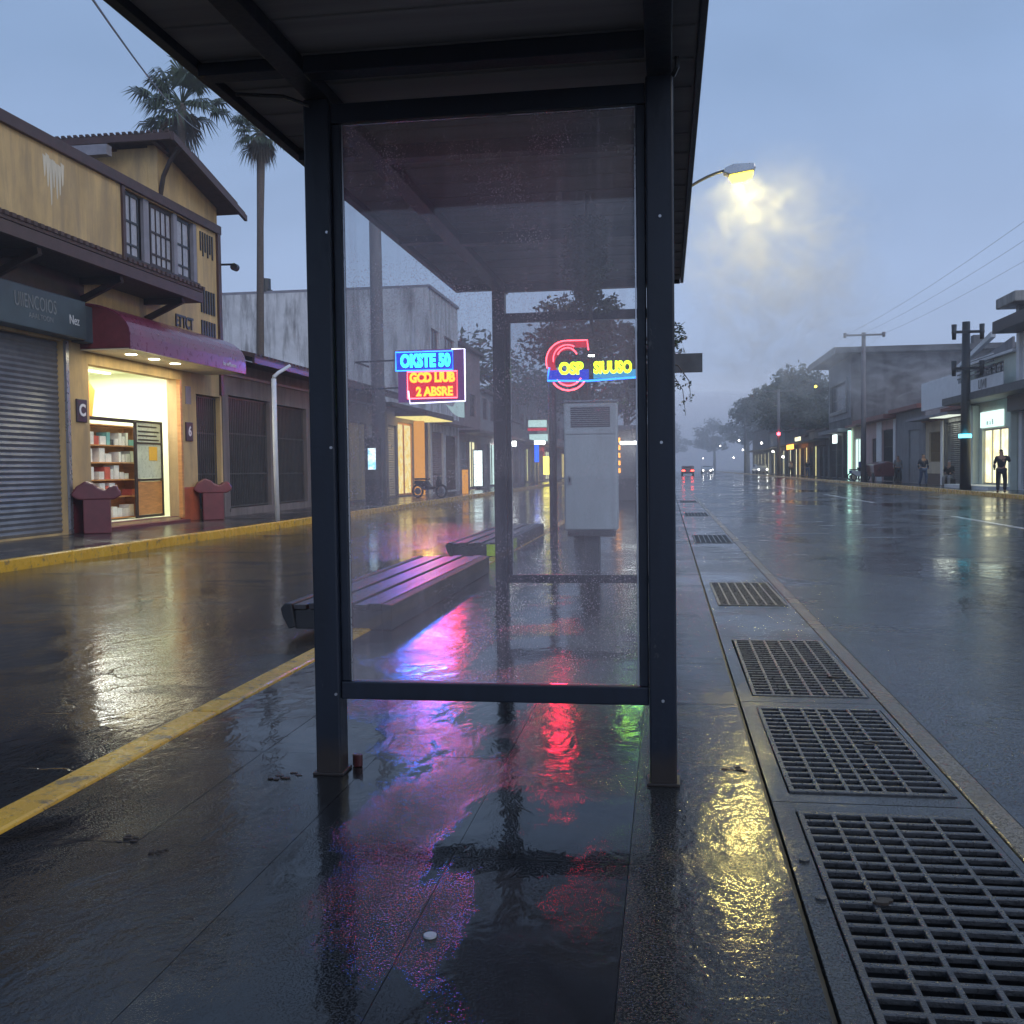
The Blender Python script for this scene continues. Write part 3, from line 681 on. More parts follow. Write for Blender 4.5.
t = thing('reflected_tree_shape', 'dark leafy shape added for the tree reflection in the shelter glass', 'tree reflection', (-.46, 6.1, 2.15))  # made-up foliage in place of a tree's reflection in the glass
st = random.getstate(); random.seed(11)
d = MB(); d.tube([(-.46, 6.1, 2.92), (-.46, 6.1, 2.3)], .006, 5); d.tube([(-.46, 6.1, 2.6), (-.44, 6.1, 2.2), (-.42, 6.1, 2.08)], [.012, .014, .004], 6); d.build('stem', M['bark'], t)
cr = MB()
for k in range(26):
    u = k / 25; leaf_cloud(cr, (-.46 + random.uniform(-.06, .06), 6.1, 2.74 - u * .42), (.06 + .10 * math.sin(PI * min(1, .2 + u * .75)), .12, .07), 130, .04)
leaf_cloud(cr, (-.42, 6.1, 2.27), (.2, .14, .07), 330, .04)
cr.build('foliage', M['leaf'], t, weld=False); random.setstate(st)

def palm(label, base, h, R, seed, n=44, dead=10, lean=.3):
    st = random.getstate(); random.seed(seed)
    B = Vector(base); t = thing('fan_palm', label, 'palm tree', base, 'tall fan palms behind the yellow building')
    top = B + Vector((lean, 0, h))
    MB().tube([B, B + Vector((lean * .2, 0, h * .4)), B + Vector((lean * .6, 0, h * .75)), top], [.20, .15, .13, .17], 12).build('trunk', M['palmbark'], t, smooth=True)
    for part, cnt, mat in (('frond', n, 'palm'), ('dead_frond', dead, 'palmdead')):
        cr = MB()
        for k in range(cnt):
            az = random.uniform(0, 2 * PI)
            el = random.uniform(-.5, 1.35) if part == 'frond' else random.uniform(-1.35, -.8)
            d = Vector((math.cos(az) * math.cos(el), math.sin(az) * math.cos(el), math.sin(el)))
            pl = R * random.uniform(.42, .62) * (1 if part == 'frond' else .5)
            hub = top + d * pl + Vector((0, 0, -.12 * pl))
            cr.tube([top, top.lerp(hub, .5) + Vector((0, 0, .06)), hub], [.03, .025, .02], 4)
            side = d.cross(Vector((0, 0, 1))).normalized(); upv = side.cross(d).normalized()
            nb = 22; fl = R * random.uniform(.42, .58)
            for j in range(nb):
                a = math.radians(-115 + 230 * j / (nb - 1)) + random.uniform(-.04, .04)
                bd = (d * math.cos(a) + side * math.sin(a)).normalized()
                L = fl * (.65 + .35 * math.cos(a)) * random.uniform(.85, 1.1)
                m1 = hub + bd * L * .6 + upv * .04; tip = hub + bd * L + Vector((0, 0, -L * random.uniform(.2, .6)))
                wv = bd.cross(upv).normalized() * (.035 * R / 1.7)
                cr.add([hub - wv * .3, hub + wv * .3, m1 + wv, m1 - wv], [(0, 1, 2, 3)]); cr.add([m1 - wv, m1 + wv, tip], [(0, 1, 2)])
        cr.build(part + 's' if False else part, M[mat], t, weld=False)
    random.setstate(st)
palm('fan palm with a big spiky crown rising behind the yellow building roof', (-18.8, 38, 0), 15.6, 2.15, 3, 30, 4)
palm('second fan palm with a bare thin trunk, partly behind the shelter roof', (-15.6, 38, 0), 14.3, 1.35, 8, 22, 16)

# ------------------------------------------------------------------ generic facade helper
def bld(name, label, s, xf, y0, y1, h, depth, wall, ops, base=.09, roof=None, roofz=.18, over=.25, group=None, th=.22, cat='building', parapet=0):
    """s=-1: building on the left of the street, s=+1: on the right"""
    t = thing(name, label, cat, (xf, (y0 + y1) / 2, base), group)
    y0 += .012; y1 -= .012
    w = MB(); w.plate(y0, y1, base - .05, h, [(a, b_, c, d_) for a, b_, c, d_, *_ in ops], xf, xf + s * th, 'x')
    w.box(xf + s * (th + .001), xf + s * depth, y0, y0 + .2, base - .05, h); w.box(xf + s * (th + .001), xf + s * depth, y1 - .2, y1, base - .05, h)
    w.box(xf + s * (depth + .001), xf + s * (depth + .2), y0, y1, base - .05, h)
    w.build('wall', wall, t)
    r = MB()
    r.box(xf - s * over, xf + s * (depth + .25), y0 + .004, y1 - .004, h + .003, h + roofz)
    r.build('roof', roof or M['concrete'], t)
    for a, b_, c, d_, kind, mats in ops: opening(t, s, xf, a, b_, c, d_, kind, mats, th)
    return t
def opening(t, s, xf, a, b, c, d, kind, mats, th=.22):
    m = mats if isinstance(mats, (list, tuple)) else [mats]
    x1 = xf + s * th * .55
    e = .004
    if kind == 'window':
        nv = max(1, round((b - a) / .75)); fr = MB(); hs = []
        w = (b - a - .12) / nv
        for k in range(nv):
            u0 = a + .06 + k * w + .02; u1 = a + .06 + (k + 1) * w - .02
            mid = c + (d - c) * .45
            hs += [(u0, u1, c + .07, mid - .02), (u0, u1, mid + .02, d - .07)]
        fr.plate(a + e, b - e, c + e, d - e, hs, x1 - s * .03, x1 + s * .03, 'x'); f = fr.build('window', m[0], t)
        MB().box(x1 - s * .004, x1 + s * .004, a + .03, b - .03, c + .03, d - .03).build('pane', m[1], f)
    elif kind == 'shutter':
        fr = MB(); n = int((d - c) / .105); pts = []
        for k in range(n + 1):
            z = c + e + (d - c - 2 * e) * k / n; pts.append((x1, z)); 
            if k < n: pts.append((x1 - s * .028, z + (d - c) / n * .5))
        vs = []
        for x, z in pts: vs += [(x, a + e, z), (x, b - e, z)]
        fr.add(vs, [(2 * i, 2 * i + 1, 2 * i + 3, 2 * i + 2) for i in range(len(pts) - 1)])
        fr.box(x1 + s * .02, x1 + s * .04, a + e, b - e, c + e, d - e)
        o = fr.build('shutter', m[0], t)
    elif kind == 'gate':
        fr = MB(); y = a + .06
        while y < b - .04: fr.box(x1 - s * .02, x1, y, y + .022, c + .05, d - .05); y += .12
        for z in (c + .03, c + (d - c) * .3, c + (d - c) * .66, d - .07): fr.box(x1 - s * .012, x1 + s * .012, a + e, b - e, z, z + .04)
        g = fr.build('gate', m[0], t)
        MB().box(x1 + s * .06, x1 + s * .08, a + e, b - e, c + e, d - e).build('backing', m[1] if len(m) > 1 else M['black'], g)
    elif kind == 'door':
        o = MB().box(x1 - s * .02, x1 + s * .02, a + e, b - e, c + e, d - e).build('door', m[0], t)
        MB().box(x1 - s * .05, x1 - s * .022, b - .2, b - .16, c + .95, c + 1.15).build('handle', M['silver'], o)
    elif kind == 'lit':
        fr = MB(); nv = max(1, round((b - a) / 1.3)); w = (b - a) / nv; hs = []
        for k in range(nv): hs.append((a + k * w + .04, a + (k + 1) * w - .04, c + .08, d - .08))
        fr.plate(a + e, b - e, c + e, d - e, hs, x1 - s * .03, x1 + s * .03, 'x'); f = fr.build('shop_window', m[1] if len(m) > 1 else M['silver'], t)
        MB().box(x1 + s * .034, x1 + s * .06, a + .03, b - .03, c + .03, d - .03).build('lit_pane', m[0], f)

# ------------------------------------------------------------------ yellow two-storey building (left)
FX = -12.0
L = -1
t = thing('yellow_building', 'ochre two-storey building with dark timber trim, tiled canopy and lit shop', 'building', (FX, 20, .09))
w = MB()
ops = [(11.0, 19.15, .12, 3.98), (20.05, 23.95, .22, 3.62), (25.02, 26.45, .35, 3.35), (21.68, 25.3, 6.22, 7.72)]
w.plate(9, 26.55, .05, 7.95, [tuple(o) for o in ops], FX, FX - .25, 'x')
w.box(FX - .251, FX - 9, 9, 9.25, .05, 7.95); w.box(FX - .251, FX - 9, 26.3, 26.55, .05, 7.95)
w.box(FX - .251, FX - 4.4, 23.3, 26.55 - .252, 7.96, 8.25)
w.build('wall', M['yellow_wall'], t)
w = MB(); w.prism([(23.3, 7.953), (26.548, 7.953), (26.548, 8.45), (23.3, 9.15)], 'x', FX - .005, FX - .25)
w.prism([(FX - .26, 7.953), (FX - 3.4, 7.953), (FX - 3.4, 9.1), (FX - .26, 9.1)], 'y', 23.31, 23.5)
w.build('gable_wall', M['yellow_wall'], t)
# roofs
r = MB(); r.box(FX - .3, FX - 9, 9, 23.25, 7.96, 8.05)
r.build('flat_roof', M['tile'], t)
r = MB()
def slope_roof(mb, x0, x1, ya, za, yb, zb, thk): mb.prism([(ya, za), (yb, zb), (yb, zb + thk), (ya, za + thk)], 'x', x0, x1)
slope_roof(r, FX - 3.4, FX + .62, 22.9, 9.26, 27.0, 8.37, .05)
for k in range(25): 
    x = FX - 3.3 + k * .155; slope_roof(r, x, x + .08, 22.88, 9.313, 27.02, 8.423, .05)
rf = r.build('roof', M['tile'], t)
r = MB(); slope_roof(r, FX + .58, FX + .66, 22.85, 9.10, 27.04, 8.19, .15); slope_roof(r, FX + .2, FX + .28, 24.6, 9.25, 27.3, 8.66, .12)
r.box(FX - 2.6, FX + .575, 22.84, 22.92, 9.12, 9.25)
for x in (FX - 1.1, FX + .1): r.beam((x, 22.9, 9.16), (x, 23.6, 9.08), .12, .12)
r.build('barge_board', M['brown'], rf)
r = MB(); pts = [(FX + .0, 23.4, 8.0), (FX + .12, 23.35, 8.42), (FX + .32, 23.3, 8.75), (FX + .62, 23.25, 9.08)]; r.tube(pts, [.07, .06, .06, .07], 6); r.build('bracket', M['dkbrown'], t)
MB().box(FX - 2.4, FX - .9, 22.6, 22.83, 8.78, 9.02).build('eave_box', M['sand'], t)
# trim
r = MB(); r.box(FX + .002, FX + .09, 9, 26.62, 7.74, 7.97); r.build('cornice', M['brown'], t, bevel=.01)
r = MB(); r.box(FX + .002, FX + .07, 26.42, 26.6, 3.4, 7.735); r.box(FX + .002, FX + .05, 21.55, 21.675, 6.0, 7.735); r.build('corner_trim', M['brown'], t)
# windows in the upper storey
for (a, b_, k) in ((21.72, 22.42, 1), (22.98, 24.02, 2), (24.24, 24.98, 1)):
    nn = 2 if k == 1 else 4; fr = MB(); hs = []; wd = (b_ - a - .06) / nn
    for i in range(nn):
        u0 = a + .04 + i * wd; hs += [(u0 + .015, u0 + wd - .015, 6.30, 6.50), (u0 + .015, u0 + wd - .015, 6.55, 7.02), (u0 + .015, u0 + wd - .015, 7.07, 7.62)]
    fr.plate(a, b_, 6.24, 7.70, hs, FX - .06, FX - .12, 'x'); f = fr.build('window', M['black'] if k == 1 else M['dkbrown'], t)
    MB().box(FX - .085, FX - .095, a + .02, b_ - .02, 6.26, 7.68).build('pane', M['curtain'], f)
fr = MB(); fr.box(FX - .02, FX - .1, 22.6, 22.85, 6.225, 7.715); fr.box(FX + .0, FX - .1, 24.04, 24.22, 6.225, 7.715); fr.box(FX + .0, FX - .1, 25.1, 25.28, 6.225, 7.715); fr.build('window_post', M['sand'], t)
MB().box(FX - .13, FX - .2, 21.69, 25.29, 6.225, 7.715).build('window_backing', M['black'], t)
d = MB()
for k in range(6): d.box(FX + .002, FX + .03, 25.45 + k * .14, 25.50 + k * .14, 7.1 - (k % 2) * .12, 7.6)
for k in range(6): d.box(FX + .004, FX + .034, 25.42 + k * .15, 25.49 + k * .15, 4.75, 5.30); d.box(FX + .004, FX + .034, 25.42 + k * .15, 25.49 + k * .15, 5.5, 6.1)
d.build('vent_slats', M['black'], t)
text('ETTCT', .42, M['black'], 'wall_lettering', t, (FX + .02, 24.45, 5.08), (0, 1, 0), (0, 0, 1), .015, bold=.01, xs=.75)
ws = MB()
for k in range(7):
    yc = 18.72 + k * .1; zt = 7.62 - random.uniform(0, .12); zb = 6.6 + random.uniform(0, .55); e_ = .06
    ws.prism([(yc - e_, zt), (yc - e_ * .6, (zt + zb) / 2), (yc - e_ * .2, zb), (yc + e_ * .3, zb + .05), (yc + e_ * .8, (zt + zb) / 2 + .1), (yc + e_, zt - .03)], 'x', FX + .002, FX + .005 + k * .0004)
ws.build('washed_stain', M['whitestain'], t)
# tiled canopy over pavement
r = MB(); r.prism([(FX + .002, 5.86), (FX + 1.08, 5.66), (FX + 1.08, 5.60), (FX + .002, 5.80)], 'y', 9, 23.3)
y = 9.02
while y < 23.25:
    r.prism([(FX + .01, 5.87), (FX + 1.12, 5.665), (FX + 1.12, 5.735), (FX + .01, 5.94)], 'y', y, y + .11); y += .2
cn = r.build('tiled_canopy', M['tile'], t)
r = MB(); r.box(FX + 1.0, FX + 1.07, 9, 23.32, 5.36, 5.585); r.build('canopy_fascia', M['brown'], cn)
r = MB(); r.box(FX + .004, FX + .995, 9, 23.28, 5.36, 5.40)
for y in (11.5, 14.2, 17.0, 19.8, 22.5): r.beam((FX + .03, y, 4.9), (FX + .95, y, 5.3), .12, .12); r.box(FX + .01, FX + .95, y - .06, y + .06, 5.22, 5.355)
r.build('canopy_soffit', M['dkbrown'], cn)
MB().box(FX + .002, FX + .05, 9, 19.9, 4.82, 5.35).build('canopy_shade_strip', M['dkbrown'], t)  # dark brown strip added to darken the wall like shade under the canopy
MB().box(FX + .002, FX + .045, 21.6, 25.35, 5.95, 6.215).build('window_sill', M['dkbrown'], t)
# shutter
opening(t, L, FX, 11.0, 19.15, .12, 3.98, 'shutter', M['shutter'], .25)
r = MB(); r.box(FX + .002, FX + .06, 19.16, 19.26, .1, 4.0); r.build('shutter_rail', M['silver'], t)
sg = MB(); sg.box(FX + .005, FX + .36, 10.5, 19.42, 4.03, 4.80).build('shop_sign', M['signgrey'], t, bevel=.015)
sg2 = MB(); sg2 = MB().box(FX + .005, FX + .30, 19.44, 20.1, 4.0, 4.74).build('side_sign', M['signgrey'], t, bevel=.015)
sgo = [k for k in kids(t) if k.name.startswith('shop_sign')][0]
text('UIIENCOIOS', .38, M['signtext'], 'lettering', sgo, (FX + .365, 17.75, 4.50), (0, 1, 0), (0, 0, 1), .004, xs=.62)
text('Nez', .26, M['polewhite'], 'lettering', sgo, (FX + .365, 19.0, 4.36), (0, 1, 0), (0, 0, 1), .004, xs=.8)
text('AAALTOON', .14, M['signtext'], 'lettering', sgo, (FX + .365, 17.9, 4.26), (0, 1, 0), (0, 0, 1), .004)
# maroon awning
AY0, AY1 = 19.75, 25.6
def aw(off=0):
    p = []
    for k in range(9):
        a = math.radians(90 - 90 * k / 8); p.append((FX + .01 + 1.12 * math.cos(a) * 1.0 - off * math.cos(a), 4.18 + (.66 - off) * math.sin(a)))
    return p
prof = aw() + [(FX + 1.13, 3.87), (FX + 1.10, 3.87), (FX + 1.10, 4.18)] + [q for q in reversed(aw(.03))][1:]
r = MB(); n = len(prof)
r.prism(prof, 'y', AY0, AY1)
aw_o = r.build('awning', M['maroon'], t)
endp = aw(.035) + [(FX + 1.09, 3.9), (FX + .01, 3.9)]
MB().prism(endp, 'y', AY0 + .01, AY0 + .03).build('awning_side', M['maroon_d'], aw_o)
MB().prism(endp, 'y', AY1 - .03, AY1 - .01).build('awning_side', M['maroon_d'], aw_o)
MB().box(FX + .004, FX + 1.095, AY0 + .032, AY1 - .032, 3.872, 3.89).build('soffit', M['soffit'], aw_o)
r = MB()
for y in (20.7, 21.7, 22.7): r.disc((FX + .62, y, 3.866), .12, 'z', .008, 16)
r.build('downlight', M['e_down'], aw_o)
text('bu wMuono', .16, M['white'], 'lettering', aw_o, (FX + 1.135, 24.6, 4.02), (0, 1, 0), (0, 0, 1), .003)
# pier, plaques
for y, ch, lab in ((19.72, 'C', 1), (24.55, '6', 2)):
    z = 2.62 if lab == 1 else 2.35
    pq = MB().box(FX + .002, FX + .04, y - .19, y + .19, z - .24, z + .24).build('number_plaque', M['plaque'], t, bevel=.015)
    text(ch, .34, M['white'], 'number', pq, (FX + .045, y, z), (0, 1, 0), (0, 0, 1), .003, bold=.012)
MB().box(FX + .002, FX + .045, 24.02, 25.0, .09, .95).build('plinth', M['orange_red'], t, bevel=.01)
MB().box(FX + .002, FX + .03, 19.28, 20.03, .09, 1.0).build('plinth', M['maroon_d'], t, bevel=.01)
MB().box(FX + .002, FX + .012, 24.42, 24.72, 3.05, 3.5).build('poster', M['sand'], t)
opening(t, L, FX, 25.02, 26.45, .35, 3.35, 'gate', [M['bars'], M['black']], .25)
MB().box(FX + .002, FX + .10, 23.95, 24.05, .2, 3.62).build('door_jamb', M['wood_or'], t)
# shop interior
i = MB()
i.box(FX - .26, FX - 4.0, 19.7, 19.75, .2, 3.9); i.box(FX - .26, FX - 4.0, 24.9, 24.95, .2, 3.9)
i.box(FX - 4.0, FX - 4.05, 19.7, 24.95, .2, 3.9); i.box(FX - .26, FX - 4.0, 19.7, 24.95, 3.9, 3.95)
i.box(FX - .26, FX - 4.0, 19.7, 24.95, .18, .22)
i.build('interior_wall', M['shop_in'], t)
i = MB(); i.box(FX - .02, FX + .28, 20.05, 23.98, .085, .16); i.box(FX - .24, FX - .02, 20.06, 23.94, .16, .235); i.build('doorstep', M['maroon_d'], t)
i = MB()
for x in (-.9, -2.1, -3.3): i.box(FX + x, FX + x - .14, 20.2, 24.6, 3.86, 3.895)
i.build('ceiling_tube', M['e_tube'], t)
# display shelf in shop
u = thing('display_shelf', 'orange wooden display shelf of boxed goods inside the lit corner shop', 'shelf', (FX - .9, 22.0, .225))
s_ = MB(); s_.box(FX - 1.20, FX - 1.25, 20.3, 23.55, .23, 2.45); s_.box(FX - .8, FX - 1.19, 23.5, 23.55, .23, 2.45); s_.box(FX - .8, FX - 1.19, 20.3, 20.35, .23, 2.45)
for z in (.25, .75, 1.15, 1.55, 1.95, 2.42): s_.box(FX - .8, FX - 1.19, 20.36, 23.49, z, z + .03)
s_.build('shelf_frame', M['wood_or'], u)
cols_ = [plain('box_white', (.8, .8, .75), .5), plain('box_teal', (.2, .5, .48), .5), plain('box_red', (.6, .12, .08), .5), plain('box_dark', (.08, .08, .09), .5), plain('box_cream', (.8, .68, .4), .5)]
for z in (.28, .78, 1.18, 1.58, 1.98):
    y = 20.4
    while y < 23.35:
        ww = random.uniform(.09, .26); hh = random.uniform(.12, .33)
        if random.random() < .85:
            ci = random.choice((0, 0, 0, 0, 0, 1, 4, 2, 3)); lev = {.28: 'bottom', .78: 'second', 1.18: 'third', 1.58: 'fourth', 1.98: 'top'}[z]
            bo_ = MB().box(FX - .86, FX - 1.12, y, min(y + ww, 23.45), z + .002, z + hh).build('goods_box', cols_[ci])
            tag(bo_, f"small {['white', 'teal', 'red', 'dark', 'cream'][ci]} box on the {lev} shelf inside the lit shop", 'box', f"{['white', 'teal', 'red', 'dark', 'cream'][ci]} boxes on the {lev} shop shelf")
        y += ww + random.uniform(.01, .06)
u = thing('shop_door', 'dark-framed glazed shop door with notices and a wooden lower panel', 'door', (FX - .5, 23.4, .225))
fr = MB(); fr.plate(22.80, 24.12, .24, 2.58, [(22.86, 24.06, .30, 1.12), (22.86, 24.06, 1.18, 2.02), (22.86, 24.06, 2.06, 2.52)], FX - .48, FX - .54, 'x'); fr.box(FX - .48, FX - .54, 20.1, 22.79, 2.50, 2.58)
fr.build('door_frame', M['dkbrown'], u)
MB().box(FX - .50, FX - .52, 22.865, 24.055, .305, 1.115).build('lower_panel', M['wood_or'], u)
MB().box(FX - .505, FX - .512, 22.865, 24.055, 1.185, 2.515).build('pane', plain('frosted_pane', (.55, .62, .5), .3, .2), u)
nb = MB()
for k, z in enumerate((2.1, 2.2, 2.3, 2.42)): nb.box(FX - .495, FX - .5, 22.95, 23.95 - .1 * (k % 2), z, z + .035)
nb.build('notice', M['black'], u)
MB().box(FX - .494, FX - .5, 23.45, 23.85, 1.62, 1.96).build('poster', plain('yellow_paper', (.85, .5, .05), .6, .1), u)
u = thing('wall_poster', 'orange shield-shaped panel with white marks high on the shop wall', 'wall sign', (FX - 1.5, 22.3, 2.55))
MB().prism([(21.9, 2.75), (21.9, 3.42), (22.5, 3.5), (22.75, 3.3), (22.6, 2.65), (22.1, 2.55)], 'x', FX - 1.5, FX - 1.46).build('panel', plain('orange_panel', (.75, .27, .04), .5, .1), u)
MB().disc((FX - 1.45, 22.3, 3.05), .14, 'x', .01, 10).build('emblem', M['white'], u)
def area(name, loc, size, power, col, rot=(0, 0, 0), sy=None, spread=None):
    l = bpy.data.lights.new(name, 'AREA'); l.energy = power; l.color = col; l.size = size
    if sy: l.shape = 'RECTANGLE'; l.size_y = sy
    if spread: l.spread = spread
    o = bpy.data.objects.new(name, l); COL.objects.link(o); o.location = loc; o.rotation_euler = rot; return o
area('shop_ceiling_lamp', (FX - 1.6, 22.3, 3.83), 2.6, 330, (.98, 1, .92), (0, 0, 0), 4.0)
area('awning_lamp', (FX + .5, 22.0, 3.84), .6, 40, (1, .92, .6), (0, 0, 0), 4.0)

# scroll-topped planters
def SCR(u):
    k = [(0, .14), (.12, .28), (.28, .36), (.42, .32), (.56, .22), (.68, .18), (.80, .25), (.90, .28), (1, .14)]
    for (a, va), (b_, vb) in zip(k, k[1:]):
        if a <= u <= b_: w_ = (u - a) / (b_ - a); w_ = w_ * w_ * (3 - 2 * w_); return va + (vb - va) * w_
    return .14
def planter(x, y, label, rz):
    t = thing('planter', label, 'planter', (x, y, .09), 'scroll-topped planters outside the corner shop')
    m = M['maroon_d']
    MB().box(x - .26, x + .26, y - .3, y + .3, .09, .80).build('body', m, t, bevel=.02)
    p = []
    for k in range(24):
        u = k / 23; p.append((x - .46 + .92 * u, .80 + SCR(u)))
    p = [(x + .34, .78), (x + .47, .86)] + p[::-1] + [(x - .47, .86), (x - .34, .78)]
    MB().prism(p, 'y', y - .32, y + .32).build('scroll_top', m, t, bevel=.03)
    t.rotation_euler.z = rz; return t
planter(-11.62, 19.6, 'dark maroon planter with a wavy scroll top beside the roller shutter', .5)
planter(-11.65, 25.1, 'red-brown planter with a wavy scroll top right of the shop door', .5)

# ------------------------------------------------------------------ low gated building
t = bld('low_building', 'low taupe building with dark barred gates and an overhanging tin roof', L, FX, 26.6, 43.2, 4.35, 7, M['taupe'],
        [(26.95, 27.0 + .01, .2, .3, 'none', M['black']), (27.0, 30.0, .3, 3.45, 'gate', [M['bars'], M['black']]), (30.2, 33.2, .3, 3.4, 'gate', [M['bars'], M['black']]), (34, 36.6, .15, 3.2, 'shutter', M['greywall']), (37.4, 40.2, .15, 3.2, 'door', M['yellow_wall']), (40.6, 42.6, .15, 3.2, 'shutter', M['greywall'])], roof=M['tile'], over=-.05)
r = MB(); r.prism([(FX - 3, 5.35), (FX + .95, 4.42), (FX + .95, 4.48), (FX - 3, 5.41)], 'y', 26.63, 43.18)
y = 26.65
while y < 43: r.prism([(FX - 3, 5.415), (FX + .97, 4.483), (FX + .97, 4.53), (FX - 3, 5.46)], 'y', y, y + .13); y += .3
cr_ = r.build('tin_roof', M['tile'], t)
MB().box(FX + .88, FX + .95, 26.63, 43.18, 4.27, 4.415).build('gutter', M['brown'], cr_)
r = MB(); r.box(FX + .02, FX + .07, 26.65, 43.1, 3.98, 4.05); r.build('conduit', M['sand'], t)
t = thing('downpipe', 'white metal pipe with a bent top standing at the left kerb', 'pipe', (-9.62, 24.4, .09))
MB().tube([(-9.62, 24.4, .09), (-9.64, 24.4, 2.0), (-9.64, 24.4, 3.62)], .06, 12).build('pipe', M['polewhite'], t, smooth=True)
MB().tube([(-9.64, 24.4, 3.66), (-9.60, 24.6, 3.78), (-9.4, 24.9, 3.98)], .045, 10).build('bent_top', M['polewhite'], t, smooth=True)

# security lamps on the corner of yellow building
for z, l in ((6.9, 'upper small black spot lamp on the corner of the yellow building'), (4.4, 'lower small black spot lamp on the corner of the yellow building')):
    t = thing('wall_lamp', l, 'wall lamp', (FX, 26.7, z), 'spot lamps on the building corner')
    MB().tube([(FX + .0, 26.62, z), (FX + .0, 26.75, z + .08), (FX + .35, 26.78, z + .08)], .03, 6).build('arm', M['black'], t)
    d = MB(); d.disc((FX + .38, 26.78, z), .1, 'y', .18, 12); d.build('head', M['black'], t)

# ------------------------------------------------------------------ whitewashed party-wall building and lit shop
t = bld('lit_shop', 'small building with a glowing yellow shop and cream canopy past the barred gates', L, FX, 43.25, 51.0, 4.1, 6, M['taupe'],
        [(43.5, 44.9, .15, 3.3, 'shutter', M['creamwall']), (45.1, 48.0, .15, 3.5, 'lit', [M['e_warm'], M['wood_or']]), (48.2, 50.6, .15, 3.3, 'shutter', M['mauve'])], roof=M['tile'])
c_ = MB().box(FX + .004, FX + 1.5, 44.6, 50.3, 3.72, 3.95).build('canopy', M['brown'], t)
MB().box(FX + .02, FX + 1.45, 44.7, 50.2, 3.69, 3.717).build('canopy_light', emit('yellow_canopy_light', (1, .80, .26), 1.6), c_)
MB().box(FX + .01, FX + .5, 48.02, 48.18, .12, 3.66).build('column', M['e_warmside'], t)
MB().tube([(-10.2, 51.5, .09), (-10.2, 51.5, 1.3)], .16, 10).build('bollard', M['e_warmside'], None)
bo = [o for o in COL.objects if o.name.startswith('bollard')][0]; tag(bo, 'glowing orange bollard near the kerb past the yellow shop', 'bollard')
t = bld('whitewashed_building', 'tall weathered whitewashed building with a streaked blank side wall', L, FX + .1, 51.05, 58.5, 10.55, 14, M['wallC'],
        [(51.6, 53.4, 6.3, 8.6, 'window', [M['mauve'], M['glassdark']]), (54.8, 57.4, 6.3, 8.6, 'window', [M['mauve'], M['glassdark']]), (51.5, 54.2, .15, 3.3, 'shutter', M['mauve']), (54.8, 57.8, .15, 3.2, 'gate', [M['brown'], M['black']])], roof=M['sand'], roofz=.14, over=.12)
MB().box(FX + .104, FX + 1.0, 51.1, 58.4, 3.7, 3.9).build('canopy', M['mauve'], t)
d = MB(); d.disc((-20.6, 51.3, 11.0), .28, 'z', .7, 10); d.box(-20.9, -20.3, 51.1, 51.5, 10.66, 10.8); tag(d.build('roof_vent', M['black']), 'small dark round vent on top of the whitewashed wall', 'roof vent')

# left far row
lf = [(58.55, 66, 8.6, M['mauve'], 'mauve two-storey building after the whitewashed one', 'white'),
      (66.05, 74, 6.4, M['greywall'], 'grey building with a white light box beside its door', 'cool'),
      (74.05, 84, 5.0, M['taupe'], 'low taupe building far along the left pavement', 'lit2'),
      (84.05, 96, 7.8, M['darkwall'], 'dark sooty building far along the left pavement', 'yellow'),
      (96.05, 112, 6.0, M['creamwall'], 'cream building deep in the haze on the left', 'white'),
      (112.1, 130, 9.0, M['greywall'], 'tall grey building deep in the haze on the left', 'lit2'),
      (130.1, 160, 6.5, M['mauve'], 'mauve block near the far left end of the street', 'yellow'),
      (160.1, 200, 8.0, M['taupe'], 'taupe block at the far left end of the street', 'white')]
for k, (a, c, h, m, lab, lit) in enumerate(lf):
    ops = []; y = a + .6; q = 0
    while y < c - 2.2:
        wd = min(2.4 if c - a < 12 else 4.5, c - y - .5)
        kd = q % 3
        if kd == 1: ops.append((y, y + wd, .15, 3.1, 'lit', [{'white': M['e_cool'], 'cool': M['e_cool2'], 'lit2': M['e_warm'], 'yellow': M['e_yellowdoor']}[lit], M['brown']]))
        elif kd == 0: ops.append((y, y + wd, .15, 3.0, 'shutter', M['greywall']))
        else: ops.append((y, y + wd, .15, 3.0, 'gate', [M['black'], M['black']]))
        if h > 6.2: ops.append((y + .3, y + wd - .3, 4.6, 6.0, 'window', [M['brown'], M['glassdark']]))
        y += wd + .6; q += 1
    t = bld('street_building', lab, L, FX, a, c, h, 9, m, ops, roof=M['tile'], over=.3)
    MB().box(FX + .004, FX + 1.3, a + .1, c - .1, 3.45, 3.62).build('canopy', M['redtile'] if k % 2 else M['brown'], t)
t = thing('white_light_box', 'tall white glowing light box on the left pavement past the pink-lit shops', 'light box', (-11.4, 60.4, .09))
MB().box(-11.45, -10.9, 60.5, 60.6, .3, 2.45).build('lit_panel', M['e_whitepanel'], t)
d = MB(); d.plate(-11.5, -10.85, .25, 2.5, [(-11.44, -10.91, .31, 2.44)], 60.45, 60.62, 'y'); d.box(-11.3, -11.05, 60.5, 60.6, .09, .25); d.build('casing', M['black'], t)
t = thing('white_arrow', 'white angular arrow-like sign fixed above the canopy past the neon', 'sign', (-11, 50.5, 3.9))
MB().prism([(-10.95, 4.6), (-10.6, 4.45), (-10.25, 4.95), (-10.0, 4.85), (-10.0, 3.9), (-10.3, 3.95), (-10.6, 4.15)], 'y', 50.5, 50.56).build('plate', emit('pale_sign', (.62, .85, .9), .75), t)
